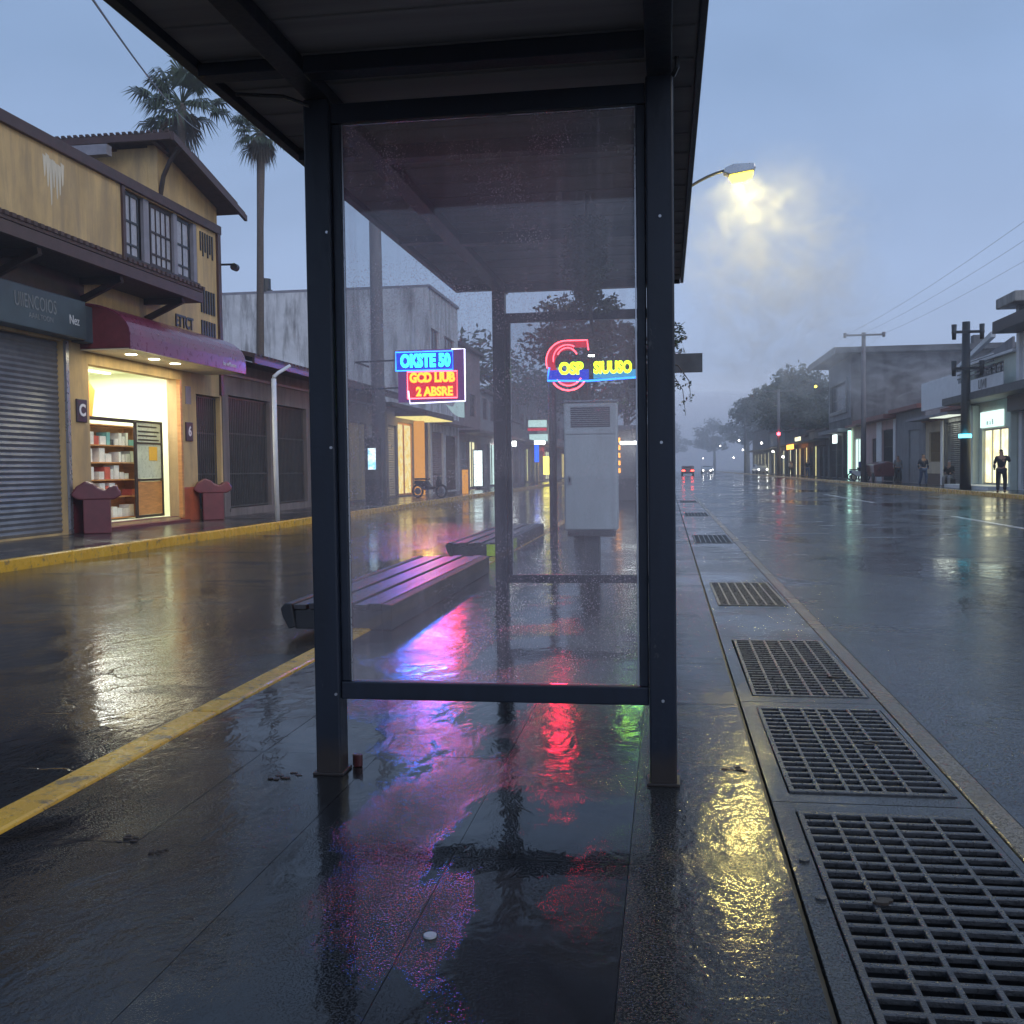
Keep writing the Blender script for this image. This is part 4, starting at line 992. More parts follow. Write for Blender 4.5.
# street-side signs on far-left shops (coloured lights in the haze)
for x, y, z, w_, h_, m, l in ((-11.2, 72, 3.1, 1.3, .35, 'e_white', 'white strip lights over a hazy far shopfront'), (-11.0, 88, 5.2, 1.6, .6, 'e_cool2', 'upper pale green light box hanging far down the left side'), (-11.0, 88.6, 4.0, 1.6, .6, 'e_cool2', 'lower pale green light box hanging far down the left side'),
                          (-10.8, 86, 4.62, 1.6, .22, 'n_redpanel', 'thin red band between the two pale green light boxes'), (-10.9, 96, 1.6, 1.2, 1.7, 'e_yellow', 'bright yellow panel by the far left kerb'), (-11, 100, 2.9, .5, 1.0, 'n_red', 'small red neon far down the left side'), (-10.6, 84, 2.6, .35, 1.5, 'n_blue', 'thin blue neon figure far down the left side'),
                          (-9.6, 78, 3.3, .8, .25, 'e_white', 'short white tube lamp over the hazy left pavement')):
    tag(MB().box(x - w_ / 2, x + w_ / 2, y, y + .15, z - h_ / 2, z + h_ / 2).build('lit_sign', M[m], bevel=.02), l, 'lit sign', 'small lit signs down the left side')

# utility pole, neon sign 1, totem
t = thing('utility_pole', 'thick grey concrete utility pole on the left pavement beside the neon board', 'pole', (-11.3, 38.5, .09))
MB().tube([(-11.0, 38.5, .09), (-11.0, 38.5, 6), (-11.0, 38.5, 13.2)], [.27, .25, .22], 14).build('pole', M['polecon'], t, smooth=True)
d = MB(); d.box(-12.3, -10.3, 38.2, 38.32, 12.4, 12.55); d.build('crossarm', M['brown'], t)
t = thing('neon_board', 'blue and red neon board outlined in violet-white, hanging over the left kerb', 'neon sign', (-9.0, 37, 3.7))
NY1 = 36.0
MB().box(-9.55, -7.1, NY1 + .06, NY1 + .12, 3.75, 5.62).build('backboard', M['n_purple'], t)
MB().box(-9.62, -7.5, NY1 + .03, NY1 + .055, 4.86, 5.56).build('blue_panel', M['n_bluepanel'], t)
MB().box(-9.2, -7.35, NY1 + .03, NY1 + .055, 3.86, 4.84).build('red_panel', M['n_redpanel'], t)
yy = NY1 - .02
d = MB(); d.tube([(-7.55, yy, 5.60), (-7.08, yy, 5.60), (-7.08, yy, 3.75), (-9.1, yy, 3.70), (-9.16, yy, 4.15)], .03, 6); d.build('outline_tube', M['n_white'], t)
def ring_rect(x0, x1, z0, z1, nm, mt, r_=.022):
    MB().tube([(x0, yy, z0), (x0, yy, z1), (x1, yy, z1), (x1, yy, z0), (x0, yy, z0)], r_, 6).build(nm, mt, t)
ring_rect(-9.6, -7.52, 4.88, 5.54, 'blue_tube', M['n_bluetube']); ring_rect(-9.18, -7.37, 3.88, 4.82, 'red_tube', M['n_red'])
text('OKSTE 50', .62, M['n_cyan'], 'lettering', t, (-8.52, yy, 5.2), (1, 0, 0), (0, 0, 1), .02, bold=.03, xs=.68)
text('GCD LIUB', .46, M['n_orange'], 'lettering', t, (-8.28, yy, 4.60), (1, 0, 0), (0, 0, 1), .02, bold=.025, xs=.80)
text('2 ABSRE', .44, M['n_orange'], 'lettering', t, (-8.2, yy, 4.10), (1, 0, 0), (0, 0, 1), .02, bold=.02, xs=.85)
d = MB(); d.beam((-11.3, 36.6, 4.3), (-9.2, 36.3, 4.3), .06, .06); d.beam((-11.3, 36.6, 5.3), (-9.2, 36.3, 5.3), .06, .06); d.beam((-11.3, 38.3, 5.3), (-11.3, 36.6, 5.3), .06, .06); d.beam((-11.3, 38.3, 4.3), (-11.3, 36.6, 4.3), .06, .06)
d.build('bracket', M['black'], t)
t = thing('display_totem', 'dark upright totem with a small blue screen at the foot of the pole', 'totem', (-10.9, 37.4, .09))
MB().box(-11.25, -10.6, 37.4, 37.7, .09, 2.55).build('casing', M['black'], t, bevel=.02)
MB().box(-11.12, -10.82, 37.375, 37.396, 1.35, 2.15).build('screen', M['e_bluescreen'], t)

# kiosk on the median
t = thing('median_kiosk', 'small dark kiosk with a white tube lamp on the median behind the cabinet', 'kiosk', (-1.5, 40, 0))
d = MB(); d.box(-2.2, -.75, 40.6, 42.5, 0, 2.75); d.box(-2.25, -.7, 40.1, 42.6, 2.76, 2.95); d.build('booth', M['greywall'], t, bevel=.02)
d = MB(); d.box(-2.15, -.8, 40.2, 40.59, 0, .9); d.build('counter', M['taupe'], t, bevel=.02)
MB().box(-1.78, -1.12, 40.06, 40.09, 2.2, 2.32).build('tube_lamp', M['e_white'], t)
d = MB()
for k in range(5): d.box(-1.95, -1.80, 40.56, 40.59, 1.1 + k * .3, 1.28 + k * .3)
d.build('lit_menu', M['e_orange'], t)
d = MB(); d.box(-1.0, -.99 + .3, 36.5, 36.8, 0, .55); tag(d.build('concrete_block', M['concrete'], bevel=.05), 'low pale concrete block on the median in front of the kiosk', 'block')

# median street lamp
t = thing('street_lamp', 'lit sodium street lamp on a curved arm over the road', 'street lamp', (-.2, 25, 0))
MB().tube([(-.2, 25, 0), (-.2, 25, 4), (-.2, 25, 7.4)], [.09, .075, .06], 12).build('pole', M['polecon'], t, smooth=True)
arm = []
for k in range(9):
    u = k / 8; arm.append((-.2 + 1.6 * u, 25, 7.4 + .88 * math.sin(u * PI * .42) / math.sin(PI * .42)))
MB().tube(arm, .035, 8).build('arm', M['black'], t, smooth=True)
h_ = MB(); h_.prism([(1.36, 8.20), (1.52, 8.14), (2.06, 8.22), (2.12, 8.30), (2.08, 8.40), (1.60, 8.40), (1.40, 8.32)], 'y', 24.86, 25.14)
hd = h_.build('lamp_head', M['silver'], t, bevel=.03)
MB().prism([(1.50, 8.135), (2.06, 8.215), (2.04, 8.12), (1.85, 8.03), (1.58, 8.02)], 'y', 24.85, 25.15).build('lens', M['e_lamp'], hd, bevel=.02)
lp = bpy.data.lights.new('street_lamp_light', 'POINT'); lp.energy = 620; lp.color = (1, .80, .24); lp.shadow_soft_size = .14
o = bpy.data.objects.new('street_lamp_light', lp); COL.objects.link(o); o.location = (1.8, 25, 7.95)

for nm_, loc_, en_, co_, sx_, sy_ in (('neon_red_light', (-8.2, 35.85, 4.35), 30, (1, .015, .08), 1.8, .9), ('neon_blue_light', (-8.6, 35.85, 5.25), 46, (.02, .14, 1), 2.0, .6), ('neon_ring_light', (-1.68, 17.38, 3.12), 19, (1, .015, .05), .6, .7), ('neon_band_light', (-.9, 17.38, 2.92), 2.5, (.35, 1, .12), .8, .25)):
    q_ = area(nm_, loc_, sx_, en_, co_, (0, 0, 0), sy_, math.radians(75))
    q_.rotation_euler = Vector((-.2, 1, .12)).to_track_quat('Z', 'Y').to_euler()
q_ = bpy.data.lights.new('yellow_canopy_lamp', 'POINT'); q_.energy = 120; q_.color = (1, .66, .16); q_.shadow_soft_size = .4
o = bpy.data.objects.new('yellow_canopy_lamp', q_); COL.objects.link(o); o.location = (FX + 1.0, 46.8, 3.4)

# ------------------------------------------------------------------ right-hand street
R = 1; RX = 15.0; RB = .12
t = bld('corner_shop', 'white two-storey building with a dark flat roof and a lit glass shop below', R, RX, 40.2, 47.0, 6.85, 8, M['white'],
        [(40.6, 46.6, .15, 3.6, 'shutter', M['black']), (42, 45.5, 4.8, 6.2, 'window', [M['silver'], M['glassdark']])], RB, roof=M['dkbrown'], roofz=.5, over=1.1)
MB().box(RX - 1.35, RX - .004, 40.3, 54.1, 4.18, 4.52).build('canopy', M['board'], t)
MB().box(RX - .5, RX - .004, 40.3, 46.9, 3.5, 4.17).build('sign_band', M['black'], t)
MB().box(RX - .12, RX - .004, 46.6, 46.98, 4.6, 6.84).build('pilaster', M['white'], t)
t = bld('glass_shop', 'brightly lit shop with pale green piers, glass door and a balcony above', R, RX, 47.05, 54.3, 6.1, 8, M['mint'],
        [(47.4, 52.1, .3, 2.92, 'lit', [M['e_cool'], M['silver']]), (49.0, 53.4, 4.9, 5.9, 'window', [M['sand'], M['glassdark']])], RB, roof=M['white'], roofz=.12)
MB().box(RX - .10, RX - .004, 48.9, 52.1, 2.98, 3.72).build('lit_header', M['e_cool2'], t)
text('m  a  B', .35, plain('teal_letters', (.03, .2, .22), .5), 'lettering', t, (RX - .105, 50.6, 3.2), (0, -1, 0), (0, 0, 1), .004)
MB().box(RX - .30, RX - .004, 52.6, 54.2, .1, 4.1).build('pier', M['mint'], t, bevel=.02)
MB().box(RX - .30, RX - .004, 47.06, 47.35, .1, 4.1).build('pier', M['mint'], t, bevel=.02)
MB().box(RX - 1.2, RX - .004, 47.1, 54.2, .1, .28).build('step', M['white'], t)
bl = MB(); bl.box(RX - .62, RX - .56, 47.1, 54.2, 4.54, 5.25); bl.box(RX - .62, RX - .57, 48.5, 54.2, 6.15, 6.2)
bc = bl.build('balcony', M['white'], t)
bl = MB()
for z in (5.45, 5.65, 5.85): bl.box(RX - .61, RX - .57, 48.5, 54.2, z, z + .07)
for k in range(28): bl.box(RX - .60, RX - .58, 48.6 + k * .2, 48.63 + k * .2, 5.26, 5.44)
bl.build('railing', M['black'], bc)
text('IUJWII', .62, M['black'], 'lettering', bc, (RX - .625, 50.0, 4.92), (0, -1, 0), (0, 0, 1), .004, xs=.75)
MB().prism([(48.5, 6.9), (54.4, 5.9), (54.4, 6.08), (48.5, 7.15)], 'x', RX - .7, RX - .5).build('gable_trim', M['white'], t)
MB().prism([(48.5, 6.23), (54.2, 6.23), (54.2, 6.25), (48.5, 6.9)], 'x', RX + .3, RX + .2).build('gable', M['greywall'], t)
t = thing('rooftop_unit', 'pale box on a dark bracket on the roof at the right edge', 'rooftop unit', (14.9, 47, 7.4))
MB().box(14.3, 15.6, 45.4, 47.9, 8.0, 8.45).build('housing', M['concrete'], t, bevel=.05)
d = MB(); d.box(14.8, 15.1, 46.4, 46.8, 7.36, 7.995); d.build('bracket', M['black'], t)
t = bld('panel_building', 'building with a big blank white panel over a dark gate', R, RX, 54.35, 59.0, 4.1, 8, M['darkwall'],
        [(54.7, 58.7, .2, 3.5, 'shutter', M['darkwall'])], RB, roof=M['redtile'], over=.2)
MB().box(RX - .42, RX - .22, 54.5, 62.3, 4.33, 5.9).build('white_panel', M['white'], t, bevel=.02)
MB().box(RX - 1.0, RX - .004, 54.4, 63.6, 3.78, 3.92).build('canopy', M['sand'], t)
MB().box(RX - .9, RX - .1, 54.6, 58.4, 3.752, 3.777).build('canopy_light', emit('white_canopy_light', (.9, 1, .85), 1.0), t)
area('canopy_lamp', (RX - .5, 56.5, 3.72), .6, 40, (.9, 1, .85), (0, 0, 0), 3.0)
t = bld('cream_house', 'cream house with one brown barred window', R, RX, 59.05, 63.0, 3.7, 8, M['creamwall'],
        [(59.7, 62.2, 1.4, 3.1, 'gate', [plain('brown_bars', (.16, .10, .04), .5), plain('tan_board', (.33, .22, .08), .6)])], RB, roof=M['redtile'])
MB().box(RX - .06, RX - .004, 59.07, 59.5, .13, 3.65).build('pilaster', M['white'], t)
MB().box(RX - .05, RX - .004, 59.6, 62.95, .13, .75).build('plinth', M['brown'], t)
t = bld('grey_house', 'plain blue-grey house with a faint closed doorway', R, RX, 63.05, 70.8, 4.6, 8, M['greywall'],
        [(64.6, 67.3, .14, 3.4, 'door', plain('grey_door', (.22, .22, .24), .6))], RB, roof=M['redtile'], roofz=.25, over=.5)
t = bld('pink_house', 'pink and white house with a dark door and a red tiled eave', R, RX, 70.85, 82.4, 4.35, 8, M['pinkwall'],
        [(71.6, 75.2, .14, 3.7, 'gate', [M['black'], M['brown']]), (77.3, 78.9, .9, 3.2, 'window', [M['dkbrown'], M['glassdark']])], RB, roof=M['redtile'], roofz=.3, over=.8)
MB().box(RX - .05, RX - .004, 70.9, 71.5, .13, 4.3).build('pilaster', M['white'], t)
MB().box(RX - .05, RX - .004, 75.3, 77.0, .13, 4.3).build('pilaster', M['white'], t)
t = bld('mint_shop', 'narrow pale shopfront with a mint-green light strip', R, RX, 82.45, 87.4, 4.3, 8, M['creamwall'],
        [(83.4, 86.2, .14, 3.4, 'lit', [M['e_cool2'], M['silver']])], RB, roof=M['redtile'], over=.5)
MB().box(RX - .3, RX - .1, 86.8, 87.3, .2, 4.1).build('light_strip', M['e_mint'], t)
# dark two-storey building
t = bld('sooty_building', 'large soot-stained two-storey building with an overhanging slab roof', R, RX, 87.45, 99.0, 10.3, 16, M['darkwall'],
        [(89.0, 97.3, 5.9, 8.35, 'window', [M['sand'], M['glassdark']]), (88.2, 91.2, .15, 3.9, 'gate', [M['black'], M['black']]), (91.8, 94.6, .15, 3.9, 'gate', [M['black'], M['black']]), (95.2, 98.4, .15, 3.9, 'gate', [M['black'], M['black']])], RB, roof=M['greywall'], roofz=.02, over=-.1)
MB().plate(87.5, 98.9, 5.2, 10.28, [(88.95, 97.35, 5.85, 8.4)], RX - .05, RX - .004, 'x').build('facade_cladding', M['greywall'], t)
r = MB(); r.box(RX - 1.5, RX + 17, 85.9, 101.4, 10.33, 10.78); r.build('roof_slab', M['board'], t)
MB().box(RX - 1.56, RX - 1.502, 85.9, 101.4, 10.25, 10.8).build('fascia', M['concrete'], t)
MB().box(RX - 1.0, RX - .06, 88, 98.8, 4.05, 4.35).build('canopy', M['greywall'], t)
r = MB(); r.plate(88.8, 97.5, 5.7, 8.6, [(89.1, 97.2, 6.0, 8.3)], RX - .2, RX - .055, 'x'); r.build('window_surround', M['concrete'], t)
MB().box(RX - .5, RX - .3, 92.5, 93.9, 3.2, 3.95).build('lit_sign', M['e_whitepanel'], t)
for y_, hh in ((87.3, 1.1), (100.5, .8)):
    pass
tag(MB().box(24.2, 25.0, 86.5, 87.3, 10.785, 11.5).build('chimney_block', M['darkwall']), 'small block chimney on the slab roof of the sooty building', 'chimney')
# far right shops
rf_ = [(99.1, 106, 4.6, M['darkwall'], 'dark low building right after the sooty two-storey one', 'dark'),
       (106.1, 113, 4.8, M['darkwall'], 'low shop with a pale yellow lit doorway, farther right row', 'yellow'),
       (113.1, 122, 4.4, M['taupe'], 'low shop with orange lights under its canopy, farther right row', 'orange'),
       (122.1, 135, 5.5, M['darkwall'], 'low dark shop near the far pole on the right', 'white'),
       (135.1, 155, 6.0, M['greywall'], 'grey block deep in the haze on the right', 'white'),
       (155.1, 185, 7.0, M['darkwall'], 'dark block at the far right end of the street', 'white')]
for k, (a, c, h, m, lab, lit) in enumerate(rf_):
    ops = []; y = a + .7; q = 0
    while y < c - 1.8:
        wd = min(2.2, c - y - .4)
        if lit != 'dark' and q % 2 == 0: ops.append((y, y + wd, .15, 3.3, 'lit', [{'yellow': M['e_yellowdoor'], 'orange': M['e_warm'], 'white': M['e_cool']}[lit], M['black']]))
        else: ops.append((y, y + wd, .15, 3.2, 'gate', [M['black'], M['black']]))
        y += wd + .7; q += 1
    t = bld('street_building', lab, R, RX, a, c, h, 9, m, ops, RB, roof=M['tile'], over=.3)
    MB().box(RX - 1.4, RX - .004, a + .1, c - .1, 3.7, 3.85).build('canopy', M['board'], t)
    if lit == 'orange': MB().box(RX - 1.5, RX - 1.41, a + 1, c - 2, 3.1, 3.6).build('lit_sign', M['e_orange'], t)
    if lit == 'yellow': MB().box(RX - 1.55, RX - 1.42, a + 2, c - 1, 3.86, 4.25).build('lit_sign', M['e_cool'], t)

# poles on right
def pole(name, label, x, y, h, r, arms, mat, base=.12):
    t = thing(name, label, 'pole', (x, y, base), 'utility poles along the right pavement')
    MB().tube([(x, y, base), (x, y, h)], [r, r * .7], 12).build('pole', mat, t, smooth=True)
    for z, w_, ins in arms:
        a = MB(); a.box(x - w_ / 2, x + w_ / 2, y - r - .1, y - r - .0, z, z + .12); ao = a.build('crossarm', mat, t)
        for dx in (-w_ / 2 + .1, w_ / 2 - .1):
            MB().tube([(x + dx, y - r - .05, z - ins), (x + dx, y - r - .05, z + .12 + ins)], [.09, .12], 8).build('insulator', mat, ao, smooth=True)
    return t
pole('utility_pole', 'black utility pole with two insulator arms, nearest on the right pavement', 13.55, 49.6, 7.75, .25, [(7.2, 1.4, .28), (5.55, 1.4, .28)], M['black'])
tag(MB().disc((13.45, 49.3, 2.55), .28, 'z', .16, 14).build('cyan_lamp', M['e_cyan']), 'small cyan lamp glowing on the black utility pole', 'lamp')
pole('utility_pole', 'tall grey utility pole with a wide crossarm in front of the pink house', 13.2, 72.3, 10.2, .19, [(9.95, 2.7, .1)], M['polecon'])
pole('utility_pole', 'faint far utility pole with a crossarm in the haze', 12.95, 123, 10.2, .2, [(9.9, 3.4, .1)], M['polecon'])
pole('utility_pole', 'farthest utility pole, barely visible in the haze', 12.95, 175, 10.2, .2, [(9.9, 3.0, .1)], M['polecon'])
def wire(label, pts, r=.009):
    out = []
    for (a, b_, sag) in pts:
        a = Vector(a); b_ = Vector(b_)
        for k in range(13):
            u = k / 12; p = a.lerp(b_, u); p.z -= sag * 4 * u * (1 - u); out.append(p)
    tag(MB().tube(out, r, 5).build('overhead_wire', M['black']), label, 'wire', 'overhead wires')
wire('overhead wire crossing the sky at the upper left to the palms', [((-5.7, 9.5, 6.2), (-18.6, 40, 15.2), .3)], .014)
for k, (dx, dz) in enumerate(((-1.2, 0), (0, .1), (1.2, 0))):
    l = ['left', 'middle', 'right'][k]
    wire(f'{l} strand of the overhead wires above the right-hand poles', [((13.2 + dx, 123, 10 + dz), (13.2 + dx, 72.3, 10.05 + dz), .5), ((13.2 + dx, 72.3, 10.05 + dz), (14.5 + dx, 8, 11.5 + dz), .9)], .006)

# trees far right and left
protos = []
def far_trees():
    base = tree('street_tree', 'rounded dark tree just past the sooty building on the right', (19, 118, 0), 11.5, (5, 5, 4.0), .3, 3600, .55, 'leaf', 'hazy trees along the street', seed=21)
    lst = [(17.5, 132, 1.2, .4, 'second dark tree in the hazy row on the right'), (18, 147, 1.3, 1.3, 'third tree in the hazy row on the right'), (20, 160, 1.45, 2.2, 'tall fourth tree in the hazy row on the right'),
           (17, 176, 1.3, 3.0, 'fifth tree in the hazy row, fading into mist on the right'), (18, 196, 1.4, 4.0, 'sixth tree in the hazy row, very faint on the right'), (17, 222, 1.4, 5.1, 'last and faintest tree at the far right end'),
           (12, 265, 1.2, .9, 'faint tree closing the view over the road end'), (2, 300, 1.25, 1.9, 'very faint tree where the road vanishes'),
           (-16, 86, 1.15, 2.9, 'tree over the hazy shops on the left, seen through the far glass'), (-14.5, 108, 1.1, .2, 'second tree over the hazy shops on the left'), (-15.5, 135, 1.2, 1.1, 'third tree over the hazy shops on the left'), (-16, 170, 1.2, 3.3, 'faintest tree at the far left end')]
    for x, y, sc, rz, l in lst: dup(base, (x, y, 0), rz, l, (sc, sc, sc))
far_trees()
tree('street_tree', 'tree with a bare leaning trunk on the median far behind the kiosk', (-2.0, 52, 0), 8.5, (3.2, 3.2, 2.4), .22, 3400, .32, 'leaf_b', seed=33)

# ------------------------------------------------------------------ people
def person(label, loc, rz, pose, top, legs, hairm='hair', shoe='black'):
    t = thing('person', label, 'person', loc)
    WL[t.name] = Vector()
    P = {'pelvis': (0, 0, .93), 'waist': (0, 0, 1.08), 'chest': (0, 0, 1.30), 'neck': (0, .0, 1.46), 'headb': (0, -.01, 1.55), 'headt': (0, -.02, 1.68),
         'shL': (.19, 0, 1.40), 'elL': (.27, .03, 1.13), 'haL': (.27, -.06, .90), 'shR': (-.19, 0, 1.40), 'elR': (-.27, .03, 1.13), 'haR': (-.27, -.06, .90),
         'hiL': (.1, 0, .88), 'knL': (.12, -.03, .50), 'anL': (.12, .02, .09), 'toL': (.13, -.14, .04), 'hiR': (-.1, 0, .88), 'knR': (-.12, .0, .50), 'anR': (-.12, .05, .09), 'toR': (-.13, -.11, .04)}
    P.update(pose)
    names = list(P); idx = {n: i for i, n in enumerate(names)}
    rad = {'pelvis': (.145, .11), 'waist': (.135, .10), 'chest': (.145, .105), 'neck': .06, 'headb': (.08, .095), 'headt': (.088, .10), 'shL': .06, 'elL': .045, 'haL': .035, 'shR': .065, 'elR': .045, 'haR': .035,
           'hiL': .095, 'knL': .062, 'anL': .042, 'toL': .038, 'hiR': .095, 'knR': .062, 'anR': .042, 'toR': .038}
    E_ = [('pelvis', 'waist'), ('waist', 'chest'), ('chest', 'neck'), ('neck', 'headb'), ('headb', 'headt'), ('chest', 'shL'), ('shL', 'elL'), ('elL', 'haL'), ('chest', 'shR'), ('shR', 'elR'), ('elR', 'haR'),
          ('pelvis', 'hiL'), ('hiL', 'knL'), ('knL', 'anL'), ('anL', 'toL'), ('pelvis', 'hiR'), ('hiR', 'knR'), ('knR', 'anR'), ('anR', 'toR')]
    def mk(sel, grow, nm, mat):
        ns = [n for n in names if n in sel]; ii = {n: i for i, n in enumerate(ns)}
        es = [(ii[a], ii[b_]) for a, b_ in E_ if a in ii and b_ in ii]
        rr = [tuple(q + grow for q in rad[n]) if isinstance(rad[n], tuple) else rad[n] + grow for n in ns]
        return skin([P[n] for n in ns], es, rr, nm, mat, t)
    mk(set(names), 0, 'body', M['skin'])
    mk({'pelvis', 'waist', 'chest', 'shL', 'elL', 'shR', 'elR'}, .016, 'jacket', M[top])
    # forearms of sleeves
    for s_ in 'LR':
        e, h = Vector(P['el' + s_]), Vector(P['ha' + s_])
        skin([tuple(e), tuple(e.lerp(h, .75))], [(0, 1)], [.062, .05], 'sleeve', M[top], t)
    mk({'pelvis', 'hiL', 'knL', 'anL', 'hiR', 'knR', 'anR'}, .022, 'trousers', M[legs])
    for s_ in 'LR':
        a, o_ = Vector(P['an' + s_]), Vector(P['to' + s_])
        skin([tuple(a), tuple(o_)], [(0, 1)], [.055, .05], 'shoe', M[shoe], t)
    ht = Vector(P['headt']); hb = Vector(P['headb'])
    skin([tuple(hb.lerp(ht, .45) + Vector((0, .035, 0))), tuple(ht + Vector((0, .02, .035)))], [(0, 1)], [.085, .088], 'hair', M[hairm], t)
    t.location = loc; t.rotation_euler.z = rz
    return t
person('person in black standing before the lit glass shop with one arm raised', (12.98, 42.6, .12), 2.9, {'elL': (-.30, -.16, 1.22), 'haL': (-.26, -.34, 1.46), 'shL': (-.18, -.02, 1.41), 'elR': (.25, .06, 1.14), 'haR': (.24, -.06, .90), 'shR': (.18, 0, 1.39), 'knR': (-.14, -.06, .5), 'headt': (.02, -.05, 1.68)}, 'cl_black', 'cl_black')
person('person in a dark jacket and blue jeans walking along the right pavement', (13.6, 57.6, .12), .3, {'knL': (.11, -.14, .50), 'anL': (.1, -.10, .09), 'toL': (.11, -.26, .05), 'anR': (-.1, .2, .10), 'toR': (-.1, .06, .04)}, 'cl_navy', 'denim')
sit = {'pelvis': (0, 0, .52), 'waist': (0, .02, .68), 'chest': (0, .02, .92), 'neck': (0, 0, 1.08), 'headb': (0, -.02, 1.17), 'headt': (0, -.03, 1.30), 'shL': (.19, 0, 1.0), 'elL': (.24, -.06, .74), 'haL': (.1, -.28, .68), 'shR': (-.19, 0, 1.0), 'elR': (-.24, -.06, .74), 'haR': (-.08, -.3, .70),
       'hiL': (.1, -.02, .50), 'knL': (.13, -.42, .50), 'anL': (.13, -.42, .09), 'toL': (.13, -.58, .04), 'hiR': (-.1, -.02, .50), 'knR': (-.13, -.44, .50), 'anR': (-.13, -.5, .09), 'toR': (-.13, -.66, .04)}
person('seated person with light hair and dark top by the dark gate', (14.15, 54.6, .12), -.6, sit, 'cl_black', 'cl_grey', hairm='sand')
tag(MB().box(13.95, 14.45, 54.55, 54.95, .12, .5).build('stool', M['dkbrown'], bevel=.02), 'low dark wooden box stool under the seated person', 'stool')
person('distant person in a grey coat walking near the pink house', (14.2, 66.5, .12), .2, {'knL': (.1, -.16, .50), 'anL': (.1, -.14, .09), 'toL': (.1, -.3, .05), 'anR': (-.1, .22, .10), 'toR': (-.1, .08, .04)}, 'cl_grey', 'cl_black')
person('distant person in dark clothes standing past the sooty building', (13.7, 104, .12), 2.8, {'haL': (.2, -.2, 1.1)}, 'cl_black', 'denim')
person('tiny distant person in white near the orange-lit shop', (13.6, 117, .12), .4, {'haR': (-.2, -.2, 1.1)}, 'cl_white', 'cl_black')
# scooters
def scooter(label, loc, rz, col):
    t = thing('scooter', label, 'scooter', loc, 'parked scooters'); WL[t.name] = Vector()
    for y in (-.62, .62):
        w_ = MB(); pts = [(0, y + .26 * math.cos(2 * PI * k / 18), .30 + .26 * math.sin(2 * PI * k / 18)) for k in range(19)]; w_.tube(pts, .05, 8, caps=False)
        wo = w_.build('wheel', M['rubber'], t, smooth=True); MB().disc((0, y, .30), .15, 'x', .06, 12).build('rim', M['silver'], wo)
    MB().prism([(-.58, .62), (-.35, .40), (.2, .34), (.42, .45), (.75, .62), (.70, .78), (.1, .74), (-.1, .48), (-.38, .52), (-.5, .98), (-.58, .98)], 'x', -.13, .13).build('body', M[col], t, bevel=.04)
    MB().box(-.13, .13, .02, .72, .79, .87).build('seat', M['black'], t, bevel=.03)
    MB().tube([(-.33, -.42, 1.05), (0, -.48, 1.0), (.33, -.42, 1.05)], .02, 8).build('handlebar', M['black'], t, smooth=True)
    MB().disc((0, -.60, .88), .08, 'y', .06, 12).build('headlight', M['silver'], t)
    t.location = loc; t.rotation_euler.z = rz; return t
scooter('dark scooter parked at the kerb before the yellow lit shop', (-10.2, 43.5, .09), 1.2, 'black')
scooter('blue scooter parked by the mint-lit shopfront', (14.0, 78.5, .12), .9, 'cl_blue')
scooter('white scooter beside the blue one on the right pavement', (13.7, 76.2, .12), .6, 'carwhite')
person('person in blue bending over the parked scooters', (13.9, 77.3, .12), .5, {'chest': (0, -.12, 1.26), 'neck': (0, -.2, 1.38), 'headb': (0, -.25, 1.46), 'headt': (0, -.3, 1.57), 'shL': (.19, -.12, 1.34), 'shR': (-.19, -.12, 1.34), 'elL': (.25, -.25, 1.08), 'haL': (.2, -.42, .95), 'elR': (-.25, -.25, 1.08), 'haR': (-.2, -.42, .95)}, 'cl_blue', 'cl_black')
# maroon cart
t = thing('street_cart', 'dark red covered handcart parked before the pink house', 'cart', (13.9, 71, .12))
MB().prism([(13.4, .5), (14.6, .5), (14.7, 1.35), (14.2, 1.5), (13.3, 1.3)], 'y', 69.4, 72.6).build('body', M['carred'], t, bevel=.08)
for y in (69.9, 72.1):
    w_ = MB(); w_.disc((13.38, y, .45), .33, 'x', .08, 18); w_.build('wheel', M['rubber'], t)
MB().tube([(13.6, 69.4, .9), (13.6, 68.7, 1.15)], .03, 6).build('handle', M['black'], t)

# cars
def car(label, loc, rz, paint, rear_lit):
    t = thing('car', label, 'car', loc, 'distant cars in the haze'); WL[t.name] = Vector()
    b_ = MB(); prof = [(-2.1, .35), (-2.15, .75), (-1.95, .92), (-1.1, 1.0), (-.45, 1.42), (.9, 1.45), (1.55, 1.02), (2.05, .95), (2.12, .6), (2.05, .35)]
    b_.prism([(a, z) for a, z in prof], 'x', -.85, .85); b_.build('body', M[paint], t, bevel=.12)
    g_ = MB(); g_.box(-.62, .62, 1.24, 1.30, 1.05, 1.33); g_.add([(-.68, -1.02, 1.03), (.68, -1.02, 1.03), (.64, -.5, 1.40), (-.64, -.5, 1.40)], [(0, 1, 2, 3)])
    g_.box(-.865, -.855, -.6, 1.1, 1.02, 1.36); g_.box(.855, .865, -.6, 1.1, 1.02, 1.36); g_.build('window', M['glassdark'], t)
    for x in (-.78, .78):
        for y in (-1.35, 1.35): MB().disc((x, y, .32), .32, 'x', .22, 16).build('wheel', M['rubber'], t)
    for x in (-.62, .62):
        MB().box(x - .2, x + .2, 2.13, 2.17, .66, .86).build('taillight', M['e_red'] if rear_lit else M['carred'], t)
        MB().disc((x, -2.18, .66), .10, 'y', .04, 12).build('headlight', M['e_white'] if not rear_lit else M['silver'], t)
    t.location = loc; t.rotation_euler.z = rz; return t
